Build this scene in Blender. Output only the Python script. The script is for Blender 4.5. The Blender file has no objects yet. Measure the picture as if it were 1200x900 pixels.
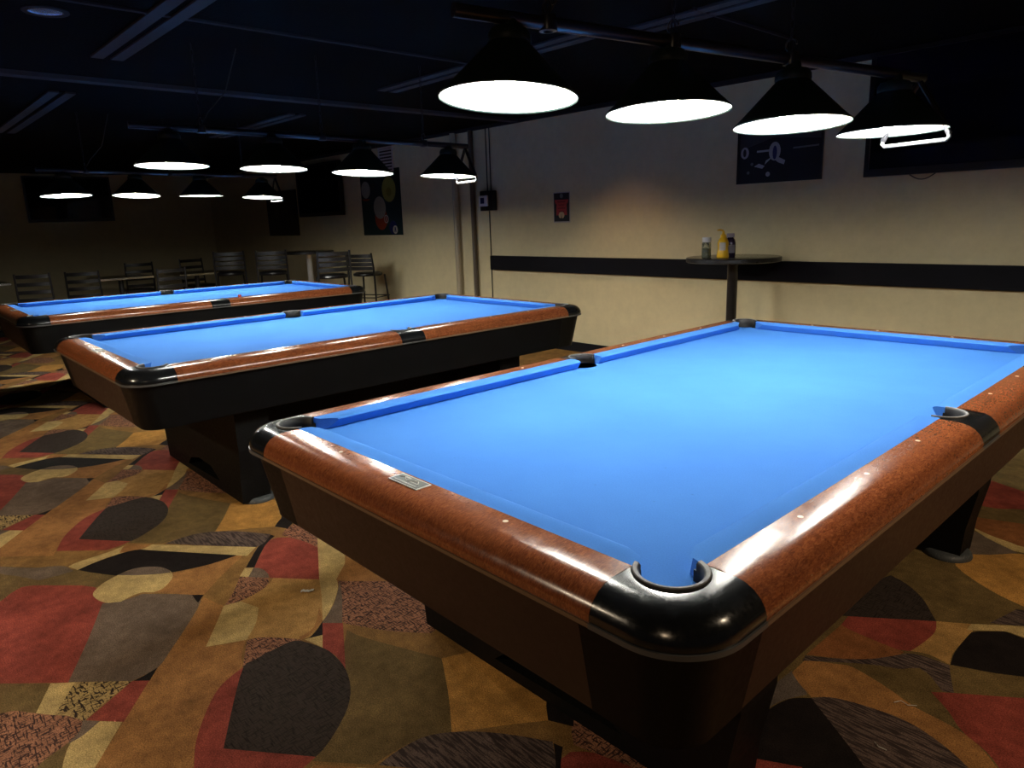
import bpy, bmesh, math, random
from math import pi, sin, cos, radians
from mathutils import Vector, Matrix
from mathutils.geometry import delaunay_2d_cdt

random.seed(7)
scene = bpy.context.scene
COL = scene.collection
# ------------------------------------------------------------------ camera
R0 = Vector((0.67988839, 0.73258716, -0.03267778))      # camera right
R1 = Vector((-0.14371682, 0.1768112, 0.97369568))       # camera up
R2 = Vector((-0.71909475, 0.65730804, -0.22549698))     # view direction
cam_d = bpy.data.cameras.new('camera')
cam = bpy.data.objects.new('camera', cam_d)
COL.objects.link(cam)
M3 = Matrix((R0, R1, -R2)).transposed()
cam.matrix_world = Matrix.Translation((1.9124, -0.9308, 1.3709)) @ M3.to_4x4()
cam_d.sensor_width = 36.0
cam_d.lens = 36.0 * 826.2165 / 1200.0
cam_d.clip_start = 0.02
scene.camera = cam
# ------------------------------------------------------------------ colour, world
scene.view_settings.view_transform = 'Standard'
scene.view_settings.look = 'None'
scene.view_settings.gamma = 1.0
scene.view_settings.use_curve_mapping = False
scene.view_settings.exposure = 0.0
world = bpy.data.worlds.new('world'); scene.world = world
world.use_nodes = True
wbg = world.node_tree.nodes['Background']
wbg.inputs[0].default_value = (0.30, 0.34, 0.55, 1); wbg.inputs[1].default_value = 0.018
# lamp strengths
BULB = 395.0
BULB_COL = (1.0, 0.965, 0.88)
def spot(name, loc, tgt, power, col, size, blend, rad=0.04):
    l = bpy.data.lights.new(name, 'SPOT'); l.energy = power; l.color = col
    l.spot_size = radians(size); l.spot_blend = blend; l.shadow_soft_size = rad
    o = bpy.data.objects.new(name, l); COL.objects.link(o); o.location = loc
    o.rotation_euler = (Vector(tgt) - Vector(loc)).to_track_quat('-Z', 'Y').to_euler()
    return o
CEIL = 2.42
# warm recessed can washing the back wall; the rest are added, unseen fill spots
spot('wall_wash_can', (-2.40, 3.45, CEIL - 0.02), (-2.30, 4.45, 0.15), 22, (1.0, 0.58, 0.26), 74, 1.0)
spot('room_fill', (-1.3, -3.4, CEIL - 0.02), (-1.3, -1.6, 0.0), 430, (1.0, 0.80, 0.56), 100, 0.8, 0.08)
spot('room_fill', (2.6, -3.0, CEIL - 0.02), (2.0, -1.0, 0.0), 70, (1.0, 0.72, 0.45), 110, 0.8, 0.08)
spot('room_fill', (3.3, 1.3, CEIL - 0.02), (2.3, 1.5, 0.0), 200, (1.0, 0.78, 0.54), 110, 0.8, 0.08)

# ------------------------------------------------------------------ materials
def nmat(name, col, rough=0.5, metal=0.0, spec=0.5, emit=None, estr=0.0, coat=0.0):
    m = bpy.data.materials.new(name); m.use_nodes = True
    b = m.node_tree.nodes['Principled BSDF']
    b.inputs['Base Color'].default_value = (*col, 1)
    b.inputs['Roughness'].default_value = rough
    b.inputs['Metallic'].default_value = metal
    b.inputs['Specular IOR Level'].default_value = spec
    b.inputs['Coat Weight'].default_value = coat
    if emit:
        b.inputs['Emission Color'].default_value = (*emit, 1)
        b.inputs['Emission Strength'].default_value = estr
    return m
def add(m, t, **kw):
    n = m.node_tree.nodes.new(t)
    for k, v in kw.items(): setattr(n, k, v)
    return n
def lk(m, a, b): m.node_tree.links.new(a, b)
def bsdf(m): return m.node_tree.nodes['Principled BSDF']
def coords(m, scale=(1, 1, 1), rot=(0, 0, 0), space='Object'):
    tc = add(m, 'ShaderNodeTexCoord'); mp = add(m, 'ShaderNodeMapping')
    mp.inputs['Scale'].default_value = scale; mp.inputs['Rotation'].default_value = rot
    lk(m, tc.outputs[space], mp.inputs['Vector']); return mp.outputs['Vector']
def noise(m, vec, scale, detail=3, rough=0.5, dist=0.0):
    n = add(m, 'ShaderNodeTexNoise'); n.inputs['Scale'].default_value = scale
    n.inputs['Detail'].default_value = detail; n.inputs['Roughness'].default_value = rough
    n.inputs['Distortion'].default_value = dist
    lk(m, vec, n.inputs['Vector']); return n.outputs['Fac']
def ramp(m, fac, stops, interp='LINEAR'):
    r = add(m, 'ShaderNodeValToRGB'); r.color_ramp.interpolation = interp
    e = r.color_ramp.elements
    while len(e) > 1: e.remove(e[-1])
    e[0].position = stops[0][0]; e[0].color = (*stops[0][1], 1)
    for p, c in stops[1:]:
        x = e.new(p); x.color = (*c, 1)
    lk(m, fac, r.inputs['Fac']); return r.outputs['Color']
def mixc(m, f, a, b, mode='MIX'):
    n = add(m, 'ShaderNodeMix', data_type='RGBA', blend_type=mode)
    for sock, val in ((n.inputs[0], f), (n.inputs[6], a), (n.inputs[7], b)):
        if isinstance(val, (int, float)): sock.default_value = val
        elif isinstance(val, tuple): sock.default_value = (*val, 1)
        else: lk(m, val, sock)
    return n.outputs[2]
def math_(m, op, a, b=0.0):
    n = add(m, 'ShaderNodeMath', operation=op)
    for s, val in ((n.inputs[0], a), (n.inputs[1], b)):
        if isinstance(val, (int, float)): s.default_value = val
        else: lk(m, val, s)
    return n.outputs[0]
def bump(m, h, strength=0.3, dist=0.01):
    n = add(m, 'ShaderNodeBump'); n.inputs['Strength'].default_value = strength
    n.inputs['Distance'].default_value = dist
    lk(m, h, n.inputs['Height']); lk(m, n.outputs[0], bsdf(m).inputs['Normal'])
G = lambda v: (v, v, v)

def carpet(name, col, var=0.35):
    m = nmat(name, col, 0.95, spec=0.1)
    v = coords(m)
    n1 = noise(m, v, 5.0, 4, 0.65); n2 = noise(m, v, 260.0, 2, 0.7)
    n3 = noise(m, v, 28.0, 3, 0.6)
    c = ramp(m, n1, [(0.3, tuple(x * (1 - var) for x in col)), (0.7, tuple(min(1, x * (1 + var * .8)) for x in col))])
    c = mixc(m, 1.0, c, ramp(m, n3, [(0.3, G(0.78)), (0.7, G(1.15))]), 'MULTIPLY')
    c = mixc(m, 1.0, c, ramp(m, n2, [(0.3, G(0.45)), (0.7, G(1.5))]), 'MULTIPLY')
    lk(m, c, bsdf(m).inputs['Base Color'])
    bump(m, n2, 0.6, 0.004)
    return m, c
def patterned(name, col, dark, kind):
    m, c = carpet(name, col, 0.2)
    if kind == 'weave':
        a = noise(m, coords(m, (190, 34, 1), (0, 0, 0.35)), 1.0, 1); b = noise(m, coords(m, (34, 190, 1), (0, 0, 0.35)), 1.0, 1)
        f = ramp(m, math_(m, 'MAXIMUM', a, b), [(0.54, G(0)), (0.60, G(1))])
    elif kind == 'hatch':
        a = noise(m, coords(m, (150, 50, 1), (0, 0, -0.25)), 1.0, 1); b = noise(m, coords(m, (26, 130, 1), (0, 0, -0.25)), 1.0, 1)
        f = ramp(m, math_(m, 'MAXIMUM', a, b), [(0.56, G(0)), (0.60, G(1))])
    elif kind == 'stripe':
        a = noise(m, coords(m, (14, 150, 1), (0, 0, 0.45)), 1.0, 2)
        f = ramp(m, a, [(0.47, G(0)), (0.55, G(1))])
    else:
        a = noise(m, coords(m, (230, 26, 1), (0, 0, 0.5)), 1.0, 1); b = noise(m, coords(m, (26, 230, 1), (0, 0, 0.5)), 1.0, 1)
        f = ramp(m, math_(m, 'MAXIMUM', a, b), [(0.50, G(1)), (0.72, G(0))])
    c2 = mixc(m, f, c, dark)
    lk(m, c2, bsdf(m).inputs['Base Color'])
    return m
CM = {
 'base': carpet('carpet_ochre', (0.25, 0.135, 0.042))[0],
 'orange': carpet('carpet_orange', (0.34, 0.160, 0.052))[0],
 'orangeb': carpet('carpet_rust', (0.25, 0.095, 0.032))[0],
 'olive': carpet('carpet_olive', (0.15, 0.098, 0.036))[0],
 'taupe': carpet('carpet_taupe', (0.155, 0.11, 0.078))[0],
 'greyleaf': carpet('carpet_grey', (0.13, 0.10, 0.08))[0],
 'red': carpet('carpet_red', (0.27, 0.055, 0.038))[0],
 'cream': carpet('carpet_cream', (0.52, 0.37, 0.15))[0],
 'gold': carpet('carpet_gold', (0.42, 0.235, 0.075))[0],
 'goldb': carpet('carpet_amber', (0.48, 0.24, 0.06))[0],
 'black': carpet('carpet_black', (0.014, 0.010, 0.009))[0],
 'weave': patterned('carpet_weave', (0.33, 0.15, 0.085), (0.045, 0.022, 0.018), 'weave'),
 'hatch': patterned('carpet_hatch', (0.42, 0.29, 0.115), (0.03, 0.018, 0.012), 'hatch'),
 'stripe': patterned('carpet_stripe', (0.125, 0.085, 0.07), (0.04, 0.027, 0.024), 'stripe'),
 'darkleaf': patterned('carpet_dark_leaf', (0.016, 0.011, 0.009), (0.044, 0.032, 0.026), 'cross'),
}
# wall paint
wall_m = nmat('wall_paint', (0.66, 0.57, 0.35), 0.8, spec=0.15)
_v = coords(wall_m, space='Object')
_c = ramp(wall_m, noise(wall_m, _v, 1.3, 5, 0.6), [(0.3, (0.66, 0.58, 0.36)), (0.7, (0.72, 0.635, 0.395))])
_c = mixc(wall_m, 1.0, _c, ramp(wall_m, noise(wall_m, _v, 9.0, 5, 0.7), [(0.3, G(0.94)), (0.7, G(1.05))]), 'MULTIPLY')
lk(wall_m, _c, bsdf(wall_m).inputs['Base Color']); bump(wall_m, noise(wall_m, _v, 60, 3), 0.08, 0.004)
darkwall_m = nmat('dark_wall_paint', (0.10, 0.085, 0.06), 0.8, spec=0.2)
ceil_m = nmat('ceiling_black', (0.004, 0.004, 0.004), 0.95, spec=0.03)
_n = noise(ceil_m, coords(ceil_m), 90, 3); bump(ceil_m, _n, 0.4, 0.01)
grey_m = nmat('ceiling_strip_grey', (0.055, 0.055, 0.06), 0.85, spec=0.05)
dgrey_m = nmat('dark_grid_grey', (0.03, 0.03, 0.033), 0.8, spec=0.1)
# cloth
def cloth_mat():
    m = nmat('blue_cloth', (0.05, 0.21, 0.62), 0.92, spec=0.12)
    v = coords(m)
    c = ramp(m, noise(m, v, 2.2, 4, 0.6), [(0.3, (0.047, 0.185, 0.57)), (0.7, (0.057, 0.215, 0.62))])
    vo = add(m, 'ShaderNodeTexVoronoi'); vo.inputs['Scale'].default_value = 14.0; lk(m, v, vo.inputs['Vector'])
    spk = ramp(m, vo.outputs['Distance'], [(0.0, G(0.80)), (0.035, G(0.86)), (0.05, G(1.0))])
    c = mixc(m, 1.0, c, spk, 'MULTIPLY')
    c = mixc(m, 1.0, c, ramp(m, noise(m, v, 330, 2, 0.7), [(0.3, G(0.93)), (0.7, G(1.07))]), 'MULTIPLY')
    lk(m, c, bsdf(m).inputs['Base Color'])
    bump(m, noise(m, v, 420, 2, 0.7), 0.25, 0.001)
    return m
cloth_m = cloth_mat()
def wood_mat():
    m = nmat('mahogany_laminate', (0.3, 0.08, 0.02), 0.2, spec=0.5)
    v1 = coords(m, (7, 7, 7)); v2 = coords(m, (260, 70, 120), (0, 0, 0.6))
    a = noise(m, v1, 1.6, 5, 0.65, 0.6); b = noise(m, v2, 1.0, 4, 0.7, 1.2)
    c = ramp(m, b, [(0.3, (0.105, 0.028, 0.011)), (0.5, (0.235, 0.068, 0.024)), (0.72, (0.40, 0.135, 0.046))])
    c = mixc(m, 1.0, c, ramp(m, a, [(0.25, G(0.84)), (0.75, G(1.12))]), 'MULTIPLY')
    lk(m, c, bsdf(m).inputs['Base Color'])
    rr = ramp(m, noise(m, coords(m, (30, 30, 30)), 1.0, 4, 0.7), [(0.35, G(0.15)), (0.7, G(0.24))])
    lk(m, rr, bsdf(m).inputs['Roughness'])
    return m
wood_m = wood_mat()
def scuffed(name, col, r0, r1, sc=(60, 60, 60), light=None):
    m = nmat(name, col, r0, spec=0.5)
    v = coords(m)
    rr = ramp(m, noise(m, coords(m, sc), 1.0, 5, 0.75), [(0.35, G(r0)), (0.7, G(r1))])
    lk(m, rr, bsdf(m).inputs['Roughness'])
    if light:
        c = ramp(m, noise(m, coords(m, (200, 45, 90), (0.3, 0.2, 0.7)), 1.0, 4, 0.8), [(0.55, col), (0.80, light)])
        lk(m, c, bsdf(m).inputs['Base Color'])
    return m
cap_m = scuffed('black_cap_plastic', (0.008, 0.009, 0.010), 0.13, 0.27, sc=(120, 120, 120), light=(0.016, 0.016, 0.018))
apron_brown = scuffed('apron_dark_brown', (0.036, 0.019, 0.012), 0.4, 0.55)
bsdf(apron_brown).inputs['Specular IOR Level'].default_value = 0.25
apron_shaded = scuffed('apron_shaded', (0.0035, 0.0035, 0.0038), 0.5, 0.65)  # brown apron with shade put into its colour, for the dim long sides
bsdf(apron_shaded).inputs['Specular IOR Level'].default_value = 0.1
post_m = scuffed('corner_black', (0.003, 0.003, 0.003), 0.4, 0.55)
bsdf(post_m).inputs['Specular IOR Level'].default_value = 0.15
ped_m = scuffed('pedestal_black', (0.003, 0.003, 0.003), 0.5, 0.65, light=(0.012, 0.012, 0.012))
bsdf(ped_m).inputs['Specular IOR Level'].default_value = 0.15
pad_m = scuffed('foot_pad_grey', (0.04, 0.045, 0.047), 0.45, 0.7, light=(0.2, 0.2, 0.19))
trim_m = nmat('worn_trim', (0.16, 0.10, 0.06), 0.35)
trimg_m = nmat('worn_grey_trim', (0.08, 0.08, 0.08), 0.4)
ring_m = scuffed('worn_lit_rubber_ring', (0.13, 0.125, 0.12), 0.45, 0.7, light=(0.28, 0.27, 0.25))  # worn black rubber, its grey also carrying the lit gloss of the top
pocket_m = nmat('pocket_rubber', (0.006, 0.006, 0.007), 0.6)
sight_m = nmat('sight_cream', (0.75, 0.66, 0.45), 0.3)
plate_m = nmat('plate_silver', (0.45, 0.43, 0.38), 0.35, metal=0.6)
platei_m = nmat('plate_grey_green', (0.05, 0.06, 0.05), 0.45)
shade_m = nmat('shade_dark_green', (0.010, 0.020, 0.016), 0.5, spec=0.35)
liner_m = nmat('shade_white_liner', (0.72, 0.75, 0.73), 0.6)
bulb_m = nmat('bulb_glow', (1, 1, 1), 0.5, emit=BULB_COL, estr=BULB)
bar_m = nmat('fixture_bar_black', (0.018, 0.018, 0.022), 0.3, spec=0.6)
rodw_m = nmat('steel_end_rod', (0.16, 0.17, 0.165), 0.4, metal=0.3)
chain_m = nmat('chain_steel', (0.4, 0.4, 0.42), 0.35, metal=0.9)
screen_m = nmat('screen_glass', (0.004, 0.005, 0.009), 0.06, spec=0.6)
bezel_m = nmat('bezel_black', (0.008, 0.008, 0.009), 0.3)
blackband_m = nmat('black_rail_board', (0.006, 0.006, 0.009), 0.6, spec=0.08)
ttop_m = scuffed('dark_table_top', (0.02, 0.017, 0.014), 0.08, 0.3)
tedge_m = scuffed('worn_table_edge', (0.012, 0.012, 0.012), 0.25, 0.5, light=(0.10, 0.085, 0.06))
mblack_m = nmat('black_powder_metal', (0.014, 0.014, 0.015), 0.35, spec=0.5)
dchair_m = nmat('brushed_dark_metal', (0.06, 0.06, 0.063), 0.38, metal=0.5)
vinyl_m = nmat('black_vinyl', (0.010, 0.010, 0.012), 0.3)
steel_post_m = nmat('brushed_steel_post', (0.62, 0.62, 0.60), 0.45, metal=0.2)
chrome_m = nmat('chrome', (0.6, 0.58, 0.54), 0.22, metal=1.0)
white_m = nmat('white_plastic', (0.62, 0.62, 0.64), 0.4)
pipe_m = nmat('painted_pipe_cream', (0.42, 0.36, 0.25), 0.5)
pipeb_m = nmat('tube_dark_brown', (0.10, 0.075, 0.05), 0.5)
wire_m = nmat('conduit_dark', (0.03, 0.027, 0.022), 0.6)
glass_m = nmat('clear_jar', (0.55, 0.6, 0.5), 0.08, spec=0.6)
bsdf(glass_m).inputs['Transmission Weight'].default_value = 0.8
herb_m = nmat('green_relish', (0.10, 0.12, 0.025), 0.8)
yellow_m = nmat('mustard_yellow', (0.85, 0.50, 0.02), 0.3)
lab_m = nmat('label_white', (0.6, 0.55, 0.5), 0.5)
purple_m = nmat('dark_purple_bottle', (0.020, 0.012, 0.035), 0.2)
cap2_m = nmat('lavender_cap', (0.30, 0.26, 0.36), 0.4)
chalk_m = nmat('red_chalk', (0.45, 0.06, 0.05), 0.8)
def flat(name, col, rough=0.55): return nmat(name, col, rough, spec=0.3)

# ------------------------------------------------------------------ mesh helpers
def obj(name, bm, mats, parent=None, smooth=False, recalc=True):
    if recalc: bmesh.ops.recalc_face_normals(bm, faces=bm.faces)
    me = bpy.data.meshes.new(name)
    bm.to_mesh(me); bm.free()
    if not isinstance(mats, (list, tuple)): mats = [mats]
    for m in mats: me.materials.append(m)
    if smooth:
        for p in me.polygons: p.use_smooth = True
        try: me.set_sharp_from_angle(angle=radians(smooth if smooth is not True else 40))
        except Exception: pass
    o = bpy.data.objects.new(name, me); COL.objects.link(o)
    if parent: o.parent = parent
    return o
def empty(name, label, cat, loc=(0, 0, 0), rz=0.0, group=None):
    o = bpy.data.objects.new(name, None); COL.objects.link(o)
    o.empty_display_size = 0.1
    o.location = loc; o.rotation_euler = (0, 0, rz)
    tag(o, label, cat, group); return o
def tag(o, label=None, cat=None, group=None, kind=None):
    if label: o['label'] = label
    if cat: o['category'] = cat
    if group: o['group'] = group
    if kind: o['kind'] = kind
    return o
def struct(o): o['kind'] = 'structure'; return o
def box(bm, x0, x1, y0, y1, z0, z1, M=None, mi=0, bev=0.0):
    vs = [bm.verts.new(Vector(p)) for p in ((x0, y0, z0), (x1, y0, z0), (x1, y1, z0), (x0, y1, z0), (x0, y0, z1), (x1, y0, z1), (x1, y1, z1), (x0, y1, z1))]
    fs = [bm.faces.new([vs[i] for i in f]) for f in ((0, 3, 2, 1), (4, 5, 6, 7), (0, 1, 5, 4), (1, 2, 6, 5), (2, 3, 7, 6), (3, 0, 4, 7))]
    for f in fs: f.material_index = mi
    if bev:
        es = list({e for f in fs for e in f.edges})
        r = bmesh.ops.bevel(bm, geom=es, offset=bev, segments=2, affect='EDGES', profile=0.5)
        vs = list({v for f in r['faces'] for v in f.verts} | {v for v in vs if v.is_valid})
        for f in r['faces']: f.material_index = mi
    if M is not None:
        for v in vs: v.co = M @ v.co
    return vs
def lathe(bm, prof, seg=32, M=None, mi=0, closed=False):
    rings = []
    for r, z in prof:
        if r < 1e-6: rings.append([bm.verts.new((0, 0, z))])
        else: rings.append([bm.verts.new((r * cos(2 * pi * k / seg), r * sin(2 * pi * k / seg), z)) for k in range(seg)])
    for a, b in zip(rings, rings[1:]):
        for k in range(seg):
            k2 = (k + 1) % seg
            q = [a[k % len(a)], a[k2 % len(a)], b[k2 % len(b)], b[k % len(b)]]
            q2 = []
            for v in q:
                if v not in q2: q2.append(v)
            if len(q2) > 2: bm.faces.new(q2).material_index = mi
    if M is not None:
        for rg in rings:
            for v in rg: v.co = M @ v.co
    return rings
def tube(bm, pts, r, seg=10, mi=0, caps=True):
    pts = [Vector(p) for p in pts]; n = len(pts); rings = []
    rs = r if isinstance(r, (list, tuple)) else [r] * n
    prev = None
    for i, p in enumerate(pts):
        t = (pts[min(i + 1, n - 1)] - pts[max(i - 1, 0)]).normalized()
        if prev is None:
            a = t.cross(Vector((0, 0, 1)))
            if a.length < 0.05: a = t.cross(Vector((1, 0, 0)))
        else: a = prev - t * prev.dot(t)
        a.normalize(); prev = a; b = t.cross(a)
        rings.append([bm.verts.new(p + (a * cos(2 * pi * k / seg) + b * sin(2 * pi * k / seg)) * rs[i]) for k in range(seg)])
    for A, B in zip(rings, rings[1:]):
        for k in range(seg): bm.faces.new((A[k], A[(k + 1) % seg], B[(k + 1) % seg], B[k])).material_index = mi
    if caps:
        bm.faces.new(rings[0][::-1]).material_index = mi; bm.faces.new(rings[-1]).material_index = mi
def prism(bm, poly, z0, z1, mi=0):
    a = [bm.verts.new((x, y, z0)) for x, y in poly]; b = [bm.verts.new((x, y, z1)) for x, y in poly]
    bm.faces.new(a[::-1]).material_index = mi; bm.faces.new(b).material_index = mi
    n = len(poly)
    for i in range(n): bm.faces.new((a[i], a[(i + 1) % n], b[(i + 1) % n], b[i])).material_index = mi
def grid_loft(bm, rows, mi=0, close=False):
    V = [[bm.verts.new(p) for p in row] for row in rows]
    for A, B in zip(V, V[1:]):
        m = len(A)
        for k in range(m if close else m - 1):
            k2 = (k + 1) % m
            try: bm.faces.new((A[k], A[k2], B[k2], B[k])).material_index = mi
            except ValueError: pass
    return V
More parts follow.
